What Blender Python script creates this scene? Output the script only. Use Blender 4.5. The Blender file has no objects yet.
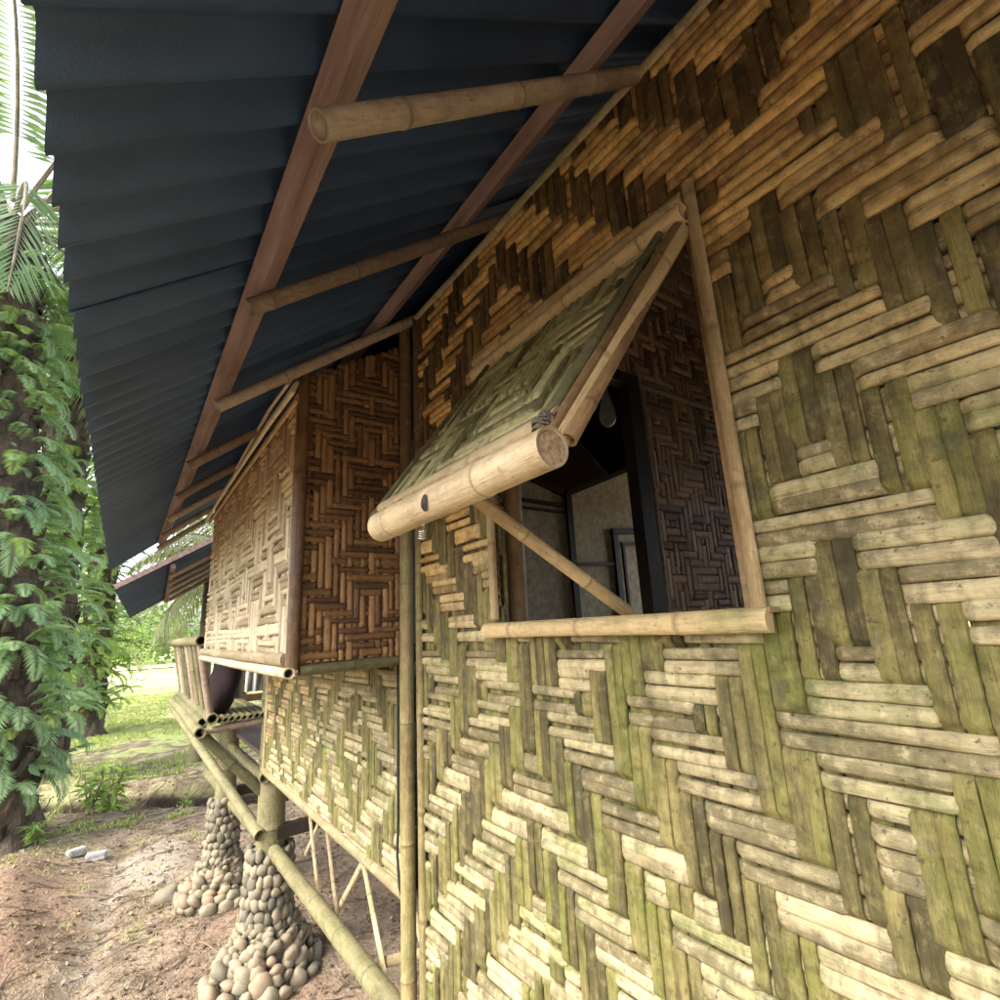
import bpy, math, random
from mathutils import Vector, Matrix, noise
S = 0.8                     # metres per modelling unit
R = math.radians
scene = bpy.context.scene
col = scene.collection

# ---------------------------------------------------------------- camera
cam_d = bpy.data.cameras.new('camera'); cam = bpy.data.objects.new('camera', cam_d); col.objects.link(cam)
RW = [(0.81556,-0.09732,-0.57043),(-0.57654,-0.22116,-0.78657),(-0.04961,0.97037,-0.23648)]
m = Matrix(((RW[0][0],RW[0][1],RW[0][2]),(RW[1][0],RW[1][1],RW[1][2]),(RW[2][0],RW[2][1],RW[2][2])))
# rows are the world axes in camera space, so the matrix turns camera space into world space
cam.matrix_world = m.to_4x4()
cam_d.sensor_width = 36; cam_d.lens = 515.7/1000*36
cam_d.clip_start = 0.02; cam_d.clip_end = 600
scene.camera = cam
# ---------------------------------------------------------------- light
SUN_EL, SUN_AZ = 47, -96       # azimuth measured from +Y towards +X
w = bpy.data.worlds.new('World'); scene.world = w; w.use_nodes = True
nt = w.node_tree; nt.nodes.clear()
sky = nt.nodes.new('ShaderNodeTexSky'); sky.sky_type = 'NISHITA'; sky.sun_disc = False
sky.sun_elevation = R(SUN_EL); sky.sun_rotation = R(SUN_AZ); sky.dust_density = 4.0; sky.air_density = 1.0; sky.ozone_density = 1.0
bg = nt.nodes.new('ShaderNodeBackground'); bg.inputs[1].default_value = 0.15
hs = nt.nodes.new('ShaderNodeHueSaturation'); hs.inputs['Saturation'].default_value = 0.45
wo = nt.nodes.new('ShaderNodeOutputWorld')
nt.links.new(sky.outputs[0], hs.inputs['Color']); nt.links.new(hs.outputs[0], bg.inputs[0]); nt.links.new(bg.outputs[0], wo.inputs[0])
sd = bpy.data.lights.new('sun', 'SUN'); sd.energy = 0.85; sd.angle = R(24); sd.color = (1, .95, .86)
so = bpy.data.objects.new('sun', sd); col.objects.link(so)
az, el = R(SUN_AZ), R(SUN_EL)
sdir = Vector((math.sin(az)*math.cos(el), math.cos(az)*math.cos(el), math.sin(el)))
so.rotation_euler = sdir.to_track_quat('Z', 'Y').to_euler()
scene.view_settings.view_transform = 'Standard'; scene.view_settings.look = 'None'
scene.view_settings.exposure = 2.5; scene.view_settings.gamma = 1.0
scene.render.engine = 'CYCLES'
scene.cycles.max_bounces = 8; scene.cycles.diffuse_bounces = 5

# ---------------------------------------------------------------- node helpers
def new_mat(name):
    M = bpy.data.materials.new(name); M.use_nodes = True
    t = M.node_tree; t.nodes.clear()
    o = t.nodes.new('ShaderNodeOutputMaterial'); b = t.nodes.new('ShaderNodeBsdfPrincipled')
    t.links.new(b.outputs[0], o.inputs[0])
    return M, t, b, o
class NT:
    def __init__(s, t): s.t = t
    def n(s, typ, **kw):
        x = s.t.nodes.new(typ)
        for k, v in kw.items(): setattr(x, k, v)
        return x
    def l(s, a, b): s.t.links.new(a, b)
    def inp(s, sock, v):
        if hasattr(v, 'is_linked') or isinstance(v, bpy.types.NodeSocket): s.l(v, sock)
        else: sock.default_value = v
    def math(s, op, a, b=0.0, clamp=False):
        x = s.n('ShaderNodeMath', operation=op, use_clamp=clamp); s.inp(x.inputs[0], a); s.inp(x.inputs[1], b); return x.outputs[0]
    def mix(s, f, a, b, typ='MIX'):
        x = s.n('ShaderNodeMix', data_type='RGBA', blend_type=typ); s.inp(x.inputs[0], f)
        s.inp(x.inputs[6], a if not isinstance(a, tuple) else (*a[:3], 1)); s.inp(x.inputs[7], b if not isinstance(b, tuple) else (*b[:3], 1)); return x.outputs[2]
    def noise(s, vec, scale, detail=3, rough=.55, dist=0):
        x = s.n('ShaderNodeTexNoise'); s.l(vec, x.inputs['Vector']); x.inputs['Scale'].default_value = scale
        x.inputs['Detail'].default_value = detail; x.inputs['Roughness'].default_value = rough; x.inputs['Distortion'].default_value = dist; return x.outputs[0]
    def ramp(s, v, a, b):       # smooth 0..1 between a and b
        x = s.n('ShaderNodeMapRange', interpolation_type='SMOOTHSTEP'); s.inp(x.inputs[0], v)
        x.inputs[1].default_value = a; x.inputs[2].default_value = b; return x.outputs[0]
    def comb(s, x_, y_, z_):
        x = s.n('ShaderNodeCombineXYZ'); s.inp(x.inputs[0], x_); s.inp(x.inputs[1], y_); s.inp(x.inputs[2], z_); return x.outputs[0]
    def sep(s, v):
        x = s.n('ShaderNodeSeparateXYZ'); s.l(v, x.inputs[0]); return x.outputs
    def bump(s, h, strength, dist, b):
        x = s.n('ShaderNodeBump'); x.inputs['Strength'].default_value = strength; x.inputs['Distance'].default_value = dist
        s.l(h, x.inputs['Height']); s.l(x.outputs[0], b.inputs['Normal'])
def attr(N):
    a = N.n('ShaderNodeAttribute', attribute_name='sv'); o = N.sep(a.outputs['Vector']); return o[0], o[1], o[2], a.outputs['Alpha']
def pos(N): return N.n('ShaderNodeNewGeometry').outputs['Position']

def bamboo_mat(name, c1, c2, moss=0.0, mosscol=(.15,.17,.05), rough=.45, weather=None, spots=.35, warm=None, ringdark=.7, spec=.35):
    """c1/c2: the two ends of the strip to strip variation; moss: 0..1 amount of algae; weather: (colour, band) sheltered tone"""
    M, t, b, o = new_mat(name); N = NT(t)
    al, ac, rd, ring = attr(N); P = pos(N)
    r50 = N.math('MULTIPLY', rd, 57.3)
    grain = N.noise(N.comb(N.math('MULTIPLY', al, 1.6), N.math('MULTIPLY', ac, .9), r50), 4.5, 5, .65)
    fine = N.noise(N.comb(N.math('MULTIPLY', al, 4.0), N.math('MULTIPLY', ac, 6.0), r50), 6, 3, .6)
    patch = N.noise(N.comb(N.math('MULTIPLY', al, .7), 0.0, r50), 3.0, 2, .5)
    f = N.math('ADD', N.math('MULTIPLY', N.math('SUBTRACT', rd, .5), .75), N.math('ADD', N.math('MULTIPLY', N.math('SUBTRACT', grain, .5), 1.1), N.math('MULTIPLY', patch, 1.0)))
    base = N.mix(N.ramp(f, .15, .85), c1, c2)
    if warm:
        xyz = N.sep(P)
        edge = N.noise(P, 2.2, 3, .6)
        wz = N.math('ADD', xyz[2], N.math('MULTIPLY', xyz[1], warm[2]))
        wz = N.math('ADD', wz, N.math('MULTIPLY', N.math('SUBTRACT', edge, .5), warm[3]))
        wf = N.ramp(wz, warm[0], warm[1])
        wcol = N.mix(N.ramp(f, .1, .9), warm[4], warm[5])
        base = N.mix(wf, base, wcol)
    if moss > 0:
        mn = N.noise(P, 3.2, 5, .62, .4); mn2 = N.noise(N.comb(N.math('MULTIPLY', al, 1.5), ac, r50), 5, 3, .6)
        mf = N.math('ADD', mn, N.math('MULTIPLY', N.math('SUBTRACT', mn2, .5), .5))
        mf = N.math('ADD', mf, N.math('MULTIPLY', N.math('SUBTRACT', rd, .5), .25))
        mf = N.math('MULTIPLY', N.ramp(mf, .62-.3*moss, .92-.3*moss), .8)
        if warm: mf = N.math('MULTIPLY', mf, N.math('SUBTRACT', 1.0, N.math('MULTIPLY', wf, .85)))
        base = N.mix(mf, base, mosscol)
        # grey mildew bloom
        gb = N.ramp(N.noise(P, 17, 4, .7), .56, .72)
        gf = N.math('MULTIPLY', gb, .18)
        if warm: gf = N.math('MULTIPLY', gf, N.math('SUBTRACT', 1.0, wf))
        base = N.mix(gf, base, (.40,.40,.30))
    # mottling: isotropic blotches and long fibre streaks
    mot = N.noise(P, 42, 5, .72)
    base = N.mix(N.math('MULTIPLY', N.ramp(mot, .50, .66), spots*.55), base, tuple(min(1, x*1.25+.03) for x in c2))
    base = N.mix(N.math('MULTIPLY', N.ramp(mot, .50, .34), spots*.65), base, tuple(x*.42 for x in c1))
    streak = N.noise(N.comb(N.math('MULTIPLY', al, 7.0), N.math('MULTIPLY', ac, 34.0), r50), 3.2, 3, .6)
    base = N.mix(N.math('MULTIPLY', N.ramp(streak, .52, .72), .38), base, tuple(x*.45 for x in c1))
    if spots > .6:      # rain runs and black mould, long in z
        mp = N.n('ShaderNodeMapping'); N.l(P, mp.inputs[0]); mp.inputs['Scale'].default_value = (1, 7, 1.3)
        run = N.noise(mp.outputs[0], 3.4, 5, .7); blk = N.noise(P, 8.5, 6, .75)
        base = N.mix(N.math('MULTIPLY', N.ramp(run, .50, .66), .45), base, tuple(x*.38 for x in c1))
        base = N.mix(N.math('MULTIPLY', N.ramp(blk, .55, .65), .45), base, (.035,.030,.018))
    # dark mildew specks and stains
    sp = N.ramp(N.noise(P, 90, 2, .6), .64, .72)
    sp2 = N.ramp(N.noise(P, 24, 4, .7), .62, .78)
    base = N.mix(N.math('MULTIPLY', N.math('MAXIMUM', sp, sp2), spots), base, (.045,.035,.02))
    # fibres
    base = N.mix(N.math('MULTIPLY', N.ramp(fine, .52, .75), .35), base, tuple(x*.45 for x in c1))
    # growth rings
    base = N.mix(N.math('MULTIPLY', ring, ringdark), base, tuple(x*.35 for x in c1))
    N.l(base, b.inputs['Base Color'])
    rr = N.math('ADD', rough, N.math('MULTIPLY', N.math('SUBTRACT', grain, .4), .5), True); N.l(rr, b.inputs['Roughness'])
    b.inputs['Specular IOR Level'].default_value = spec
    N.bump(N.math('ADD', N.math('ADD', N.math('MULTIPLY', streak, .7), N.math('MULTIPLY', fine, .6)), N.math('MULTIPLY', mot, .9)), .8, .0035, b)
    return M

def plain_mat(name, c1, c2, scale=6, rough=.8, bump=.3, detail=5, spec=.3, stretch=None, lo=.3, hi=.7, bdist=.01):
    M, t, b, o = new_mat(name); N = NT(t); P = pos(N)
    if stretch:
        mp = N.n('ShaderNodeMapping'); N.l(P, mp.inputs[0]); mp.inputs['Scale'].default_value = stretch; P = mp.outputs[0]
    n1 = N.noise(P, scale, detail, .62); N.l(N.mix(N.ramp(n1, lo, hi), c1, c2), b.inputs['Base Color'])
    b.inputs['Roughness'].default_value = rough; b.inputs['Specular IOR Level'].default_value = spec
    N.bump(N.noise(P, scale*5, 4, .65), bump, bdist, b)
    return M

def leaf_mat(name, c1, c2, c3, trans=.35, rough=.5):
    M, t, b, o = new_mat(name); N = NT(t)
    al, ac, rd, w_ = attr(N); P = pos(N)
    f = N.math('ADD', N.math('MULTIPLY', rd, .8), N.math('MULTIPLY', N.noise(P, 1.3, 2), .3))
    c = N.mix(N.ramp(f, .1, .65), c1, c2); c = N.mix(N.ramp(f, .75, 1.0), c, c3)
    N.l(c, b.inputs['Base Color']); b.inputs['Roughness'].default_value = rough; b.inputs['Specular IOR Level'].default_value = .3
    tr = N.n('ShaderNodeBsdfTranslucent'); N.l(N.mix(1.0, c, (1.0,1.0,.55), 'MULTIPLY'), tr.inputs[0])
    mx = N.n('ShaderNodeMixShader'); mx.inputs[0].default_value = trans
    N.l(b.outputs[0], mx.inputs[1]); N.l(tr.outputs[0], mx.inputs[2]); N.l(mx.outputs[0], o.inputs[0])
    return M

# ---------------------------------------------------------------- mesh builder (units; metres = units * S)
class MB:
    def __init__(s): s.v = []; s.f = []; s.a = []; s.mi = {}; s.cur = 0
    def add(s, p, a=(0,0,0,0)): s.v.append((p[0], p[1], p[2])); s.a.append(a); return len(s.v)-1
    def grid(s, rows, attrs, closed=False, flip=False):
        n = len(rows[0]); base = len(s.v); f0 = len(s.f)
        for r_, a_ in zip(rows, attrs):
            for p, a in zip(r_, a_): s.add(p, a)
        for i in range(len(rows)-1):
            for j in range(n if closed else n-1):
                k = (j+1) % n
                q = (base+i*n+j, base+i*n+k, base+(i+1)*n+k, base+(i+1)*n+j)
                s.f.append(q[::-1] if flip else q)
        if s.cur: s.mi[(f0, len(s.f))] = s.cur
        return base
    def box(s, c, d, rot=None, a=(0,0,.5,0)):
        b0 = len(s.v); al = 0
        for x in (-1,1):
            for y in (-1,1):
                for z in (-1,1):
                    p = Vector((x*d[0]/2, y*d[1]/2, z*d[2]/2))
                    L = (p.x, p.y, p.z)[max(range(3), key=lambda i: d[i])]
                    if rot: p = rot @ p
                    s.add(Vector(c)+p, (L, 0, a[2], 0))
        for q in ((0,1,3,2),(4,6,7,5),(0,4,5,1),(2,3,7,6),(0,2,6,4),(1,5,7,3)): s.f.append(tuple(b0+i for i in q))
    def beam(s, p0, p1, w_, h_, up=(0,0,1), a=(0,0,.5,0)):
        p0, p1 = Vector(p0), Vector(p1); d = p1-p0; z = d.normalized()
        x = z.cross(Vector(up)).normalized(); y = x.cross(z)
        s.box((p0+p1)/2, (w_, h_, d.length), Matrix((x, y, z)).transposed(), a)
    def build(s, name, mat, parent=None, origin=(0,0,0), smooth=False, auto=None):
        me = bpy.data.meshes.new(name); o_ = origin
        me.from_pydata([((x-o_[0])*S, (y-o_[1])*S, (z-o_[2])*S) for x, y, z in s.v], [], s.f)
        at = me.attributes.new('sv', 'FLOAT_COLOR', 'POINT')
        flat = [c for a in s.a for c in a]; at.data.foreach_set('color', flat)
        for m_ in (mat if isinstance(mat, (list, tuple)) else [mat]): me.materials.append(m_)
        for (a_, b_), k_ in s.mi.items():
            for q_ in range(a_, b_): me.polygons[q_].material_index = k_
        if smooth: me.polygons.foreach_set('use_smooth', [True]*len(me.polygons))
        me.update()
        ob = bpy.data.objects.new(name, me); col.objects.link(ob)
        if parent: ob.parent = parent
        else: ob.location = tuple(c*S for c in o_)
        return ob
def tag(o, label=None, cat=None, group=None, kind=None):
    for k, v in (('label', label), ('category', cat), ('group', group), ('kind', kind)):
        if v: o[k] = v
    return o
def empty(name, loc, label, cat, group=None):
    o = bpy.data.objects.new(name, None); col.objects.link(o); o.location = tuple(c*S for c in loc)
    o.empty_display_size = .1
    return tag(o, label, cat, group)

def frame_of(d):
    d = d.normalized(); u = Vector((0,0,1)) if abs(d.z) < .9 else Vector((1,0,0))
    x = d.cross(u).normalized(); return x, x.cross(d)

def pole(mb, p0, p1, r0, r1=None, seed=0, inter=.28, n=16, bow=.0, half=False, hollow=True, ring=.10, bowdir=None, taper_end=False):
    """a culm of bamboo with growth rings, slightly bowed; open ended tube unless hollow is False"""
    rng = random.Random(seed); p0, p1 = Vector(p0), Vector(p1); r1 = r0 if r1 is None else r1
    L = (p1-p0).length; d = (p1-p0).normalized(); x, y = frame_of(d)
    bd = Vector(bowdir) if bowdir else x*rng.uniform(-1,1)+y*rng.uniform(-1,1)
    nodes = []; t = rng.uniform(.15,.9)*inter
    while t < L-.01: nodes.append(t); t += inter*rng.uniform(.85,1.15)
    ts = {0.0, L}
    k = max(2, int(L/.08))
    for i in range(k+1): ts.add(L*i/k)
    e = max(.004, r0*.14)
    for q in nodes:
        for dd in (-3.2*e, -1.3*e, -.5*e, 0, .5*e, 1.3*e, 3.2*e):
            if 0 < q+dd < L: ts.add(q+dd)
    ts = sorted(ts); rd = rng.random(); rows = []; ats = []; ph = rng.uniform(0, 6)
    for t in ts:
        f = t/L; r = r0+(r1-r0)*f; rg = 0
        for q in nodes:
            u = (t-q)/e
            if abs(u) < 3.3: r *= 1+ring*math.exp(-u*u*.6) - ring*.75*math.exp(-(u-.0)**2*9); rg = max(rg, math.exp(-u*u*2.5))
        c = p0+d*t + bd*(bow*math.sin(math.pi*f)) + (x*math.sin(t*3+ph)+y*math.cos(t*2.3+ph))*r*.06
        rr = []; aa = []
        for j in range(n):
            a = 2*math.pi*j/n
            rr.append(c+(x*math.cos(a)+y*math.sin(a))*r*(1+.02*math.sin(2*a+ph)))
            aa.append((t*S, (math.cos(a)+1)*r*S*8, rd, rg))
        rows.append(rr); ats.append(aa)
    b = mb.grid(rows, ats, closed=True, flip=False)
    for endi, (cc, sgn) in enumerate(((rows[0], 1), (rows[-1], -1))):
        c = sum((v for v in cc), Vector())/n
        a0 = (rd*3, .3, rd, .25)
        if hollow:
            inner = [c+(v-c)*.74 for v in cc]; deep = [c+(v-c)*.7+d*sgn*r0*3.5 for v in cc]
            mb.grid([cc, inner, deep], [[a0]*n]*3, closed=True, flip=(endi == 0))
            i = mb.add(c+d*sgn*r0*3.5, (0,0,rd,.8)); bb = len(mb.v)-1-n
            for j in range(n): mb.f.append((bb+j, bb+(j+1) % n, i))
        else:
            mid = [c+(v-c)*.86 for v in cc]; mid2 = [c+(v-c)*.8+d*sgn*r0*.10 for v in cc]
            mb.grid([cc, mid, mid2], [[a0]*n, [(rd,0,rd,.1)]*n, [(rd,0,rd,.9)]*n], closed=True)
            i = mb.add(c+d*sgn*r0*.06, (0,0,rd,.35)); bb = len(mb.v)-1-n
            for j in range(n): mb.f.append((bb+j, bb+(j+1) % n, i))
    return rows

def strip(mb, pts, nrm, w_, th=.006, seed=0, inter=.35, ring=True):
    """a split bamboo slat: arched outside face, follows a list of points"""
    rng = random.Random(seed); rd = rng.random(); nrm = Vector(nrm).normalized()
    P = []; 
    for a, b in zip(pts[:-1], pts[1:]):
        a, b = Vector(a), Vector(b); k = max(2, int((b-a).length/.012))
        for i in range(k): P.append(a.lerp(b, i/k))
    P.append(Vector(pts[-1])); rows = []; ats = []; L = 0; nxt = rng.uniform(.1, inter)
    for i, p in enumerate(P):
        d = (P[min(i+1, len(P)-1)]-P[max(i-1, 0)]).normalized(); s_ = d.cross(nrm).normalized()
        if i: L += (p-P[i-1]).length
        rg = 0
        if ring and L > nxt: rg = 1; nxt += inter
        ww = w_*(1+.05*math.sin(L*7+rd*9))*(1.07 if rg else 1); th_ = th*(1.12 if rg else 1)
        prof = [(-1,-.4),(-1,.3),(-.7,.75),(-.3,.97),(0,1),(.3,.97),(.7,.75),(1,.3),(1,-.4)]
        rows.append([p+s_*(c*ww/2)+nrm*(h*th_) for c, h in prof]); ats.append([(L*S, c*.15, rd, rg*.8) for c, h in prof])
    mb.grid(rows, ats, flip=True)
    for rr, fl in ((rows[0], False), (rows[-1], True)):
        b = len(mb.v)
        for p in rr: mb.add(p, (0,0,rd,.2))
        q = tuple(range(b, b+len(rr))); mb.f.append(q if fl else q[::-1])

def weave(mb, O, U, V, ur, vr, pitch, inside, patt, seed=1, amp=.005, bulge=(.0085,.003), wfac=(.97,1.0), grp=2, skew=.0, uvoff=(0,0), blend=1.0, wob=.14):
    """a mat of split bamboo: every slat is one continuous strip that dives under and over the crossing slats.
    U, V unit vectors in the mat, normal = U x V side facing out; slats along U are rounded, slats along V flatter."""
    O, U, V = Vector(O), Vector(U), Vector(V); Nn = U.cross(V).normalized(); rng = random.Random(seed)
    for kind in (0, 1):
        mb.cur = kind
        A, B = (U, V) if kind == 0 else (V, U)
        ar, br = (ur, vr) if kind == 0 else (vr, ur)
        k0, k1 = int(math.floor(br[0]/pitch)), int(math.ceil(br[1]/pitch))
        for k in range(k0, k1+1):
            rd = rng.random(); wd = pitch*wfac[kind]*rng.uniform(.78, 1.06); off = rng.uniform(-.08, .08)*pitch
            sl = rng.uniform(-1, 1)*skew; ph = rng.uniform(0, 9); bl = bulge[kind]*rng.uniform(.6, 1.25)
            step = pitch*grp/7.0; n = int((ar[1]-ar[0])/step)+1; run = []; nodeat = rng.uniform(.1, .5)
            jj = k//grp
            def top(i): return patt(i, jj) if kind == 0 else not patt(jj, i)
            def flush():
                if len(run) > 2:
                    mb.grid([r[0] for r in run], [r[1] for r in run], flip=(kind == 1))
            tilt = rng.uniform(-.0016,.0016)
            cell_off = {}
            last_i = None
            for q in range(n+1):
                a = ar[0]+q*step; i = math.floor(a/(pitch*grp)+1e-6)
                fr = a/(pitch*grp)-i
                h = amp if top(i) else -amp
                hn = amp if top(i+1) else -amp; hp = amp if top(i-1) else -amp
                wsc = 1.0
                if fr < .06 and hp != h: h = 0
                elif fr > .94 and hn != h: h = 0
                b = (k+.5)*pitch+off+sl*(a-(ar[0]+ar[1])/2)+wob*pitch*math.sin(a*2.3+ph)
                if not (inside(a, b) if kind == 0 else inside(b, a)) or b < br[0]-.001 or b > br[1]+.001:
                    flush(); run = []; continue
                rg = 0
                if a > ar[0]+nodeat: rg = 1; nodeat += rng.uniform(.25, .5)
                ww = wd*wsc*(1+.09*noise.noise(Vector((a*2.5, ph, k)))); r_ = []; t_ = []
                if h < 0: ww *= 1.10
                for c, dz in SEC:
                    hh = h+bl*(1-abs(c)**2.6)+dz+tilt*c
                    r_.append(O+A*a+B*(b+c*ww/2)+Nn*hh); t_.append((a*S, c*.12, rd, rg*.55))
                run.append((r_, t_))
            flush()
    mb.cur = 0
SEC = ((-.96,-.010),(-1,-.003),(-.90,0),(-.55,0),(0,0),(.55,0),(.90,0),(1,-.003),(.96,-.010))
def tri(i, n, c=0):
    q = (i-c) % (2*n); return abs(q-n)
def diamond(nu, nv, cu, cv, per=7, on=3, ph=0, err=.03):
    def f(i, j):
        r_ = random.Random(i*7919+j*104729+nu).random() < err
        return (((tri(i, nu, cu)+tri(j, nv, cv)+ph) % per) < on) != r_
    return f

# ---------------------------------------------------------------- materials
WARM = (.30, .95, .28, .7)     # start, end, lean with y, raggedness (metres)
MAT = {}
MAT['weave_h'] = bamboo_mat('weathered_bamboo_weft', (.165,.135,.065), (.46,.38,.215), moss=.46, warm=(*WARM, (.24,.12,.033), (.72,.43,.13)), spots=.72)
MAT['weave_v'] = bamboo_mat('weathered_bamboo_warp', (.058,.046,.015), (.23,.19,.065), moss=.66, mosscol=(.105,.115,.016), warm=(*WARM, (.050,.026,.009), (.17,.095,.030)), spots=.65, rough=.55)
MAT['box_h'] = bamboo_mat('bay_front_bamboo', (.20,.15,.085), (.50,.41,.27), moss=.2, warm=(.20,.80,.0,.5,(.22,.12,.045),(.42,.25,.10)), spots=.4)
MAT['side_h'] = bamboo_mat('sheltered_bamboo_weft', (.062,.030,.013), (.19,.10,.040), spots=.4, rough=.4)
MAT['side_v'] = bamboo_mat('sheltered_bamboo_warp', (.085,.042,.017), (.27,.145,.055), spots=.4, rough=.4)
MAT['shutter'] = bamboo_mat('shutter_bamboo', (.09,.08,.028), (.46,.41,.21), moss=.5, spots=.5)
MAT['inner'] = bamboo_mat('indoor_bamboo', (.17,.085,.035), (.62,.38,.19), spots=.3, rough=.45, spec=.3)
MAT['pale'] = bamboo_mat('pale_bamboo', (.36,.26,.14), (.56,.44,.27), moss=0, spots=.3, rough=.35, spec=.5)
MAT['trim'] = bamboo_mat('weathered_trim', (.20,.155,.08), (.42,.34,.20), moss=.3, spots=.45)
MAT['rafter'] = bamboo_mat('rafter_bamboo', (.21,.155,.105), (.42,.33,.235), spots=.4, rough=.5)
MAT['green'] = bamboo_mat('green_grey_bamboo', (.075,.07,.032), (.19,.165,.08), moss=.30, mosscol=(.105,.105,.035), spots=.4, rough=.5)
MAT['post'] = bamboo_mat('corner_post_bamboo', (.15,.115,.045), (.34,.27,.12), moss=.45, warm=(.2,.6,.0,.4,(.09,.055,.028),(.17,.105,.05)), spots=.4)
MAT['brownpost'] = bamboo_mat('brown_bamboo', (.12,.07,.03), (.26,.16,.07), spots=.5)
MAT['timber'] = plain_mat('red_brown_timber', (.16,.10,.083), (.29,.20,.172), 5, .75, .35, stretch=(6,.6,6))
MAT['darkwood'] = plain_mat('dark_wood', (.018,.013,.010), (.035,.025,.02), 8, .5, .2)
MAT['ply'] = plain_mat('mottled_board', (.46,.42,.29), (.72,.67,.50), 22, .8, .2)
MAT['deck'] = plain_mat('deck_board', (.09,.065,.05), (.15,.11,.085), 6, .7, .3, stretch=(1,6,1))
MAT['cloth_dark'] = plain_mat('dark_maroon_cloth', (.007,.003,.004), (.013,.006,.006), 10, .95, .2)
MAT['cloth_white'] = plain_mat('white_cloth', (.5,.5,.48), (.65,.65,.63), 6, .9, .2)
MAT['rubber'] = plain_mat('black_rubber', (.01,.01,.01), (.02,.02,.02), 10, .6, .1)
MAT['concrete'] = plain_mat('pale_concrete', (.24,.23,.21), (.40,.38,.35), 18, .9, .4)

def roof_mat():
    M, t, b, o = new_mat('blue_black_bitumen_sheet'); N = NT(t); P = pos(N)
    c = N.mix(N.ramp(N.noise(P, 3, 4, .6), .3, .7), (.020,.043,.092), (.040,.078,.150))
    c = N.mix(N.math('MULTIPLY', N.ramp(N.noise(P, 1.1, 5, .7), .6, .8), .3), c, (.11,.12,.13))
    N.l(c, b.inputs['Base Color']); b.inputs['Roughness'].default_value = .5; b.inputs['Specular IOR Level'].default_value = .6
    N.bump(N.math('ADD', N.noise(P, 420, 2, .7), N.math('MULTIPLY', N.noise(P, 60, 3), .6)), .45, .0015, b)
    return M
MAT['roof'] = roof_mat()
def stone_mat():
    M, t, b, o = new_mat('river_stone'); N = NT(t); al, ac, rd, w_ = attr(N); P = pos(N)
    c = N.mix(N.ramp(rd, 0, .5), (.09,.078,.05), (.22,.18,.115)); c = N.mix(N.ramp(rd, .6, 1.0), c, (.26,.175,.105))
    c = N.mix(N.math('MULTIPLY', N.ramp(N.noise(P, 14, 5, .65), .35, .75), .5), c, (.12,.12,.09))
    N.l(c, b.inputs['Base Color']); b.inputs['Roughness'].default_value = .8
    N.bump(N.noise(P, 55, 5, .65), .4, .008, b); return M
MAT['stone'] = stone_mat()
MAT['mortar'] = plain_mat('pier_mortar', (.07,.062,.05), (.16,.14,.11), 20, .95, .6)
MAT['bark'] = plain_mat('palm_bark', (.035,.027,.02), (.13,.10,.075), 7, .95, .9, stretch=(1,1,.5), bdist=.04)
MAT['petiole'] = plain_mat('palm_petiole', (.13,.11,.07), (.26,.22,.15), 6, .8, .3)
MAT['fern'] = leaf_mat('fern_leaf', (.13,.26,.15), (.29,.44,.23), (.44,.54,.25), .5)
MAT['fernlight'] = leaf_mat('yellow_green_fern_leaf', (.12,.22,.05), (.26,.38,.10), (.43,.52,.16), .5)  # yellower green leaf tone for ferns, bushes and young plants
MAT['vine'] = leaf_mat('vine_leaf', (.05,.13,.07), (.12,.23,.11), (.14,.26,.07), .3, .35)
MAT['palmleaf'] = leaf_mat('palm_leaflet', (.08,.15,.08), (.18,.27,.14), (.33,.34,.17), .35)
MAT['palmpale'] = leaf_mat('pale_palm_leaflet', (.12,.15,.07), (.32,.34,.19), (.5,.48,.30), .35)
MAT['woodfar'] = leaf_mat('far_foliage', (.07,.12,.04), (.15,.22,.07), (.26,.32,.12), .35)
MAT['grassblade'] = leaf_mat('grass_blade', (.22,.29,.08), (.36,.42,.14), (.52,.50,.24), .4)
MAT['litter'] = leaf_mat('dry_litter', (.05,.035,.024), (.17,.12,.075), (.36,.29,.20), .05, .8)

# ---------------------------------------------------------------- ground
GZ = -2.42
def trench_d(x, y):
    yc = 11.35-.75*x+.12*math.sin(x*3)
    if x > 2.2: yc = 11.35-.75*2.2
    return y-yc
def ground_z(x, y):
    z = GZ
    z += .05*noise.noise(Vector((x*.9, y*.9, 1)))+.018*noise.noise(Vector((x*3.5, y*3.5, 5)))
    if y < 20: z += .012*noise.noise(Vector((x*11, y*11, 9)))
    t = trench_d(x, y)
    if -1.1 < x < 3.2 and abs(t) < 1.6:
        fade = min(1, (x+1.1)/.5, (3.2-x)/.6)
        z -= fade*.55*math.exp(-(t/.46)**4)*(.75+.5*noise.noise(Vector((x*2.5, 0, 3)))); z += 0
        z += fade*.10*math.exp(-((t-.9)/.4)**2)
    z += .30*math.exp(-(((x+.75)/.42)**2+((y-7.7)/1.2)**2))       # earth heap on the left
    z += .16*math.exp(-(((x+.55)/.3)**2+((y-6.3)/.6)**2))
    z -= .10*math.exp(-(((x-.02-.1*(y-6))/.13)**2))*(1 if y < 9 else 0)*.5
    z += .14*math.exp(-(((x+.85)/.7)**2+((y-12.4)/.8)**2))
    return z
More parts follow.
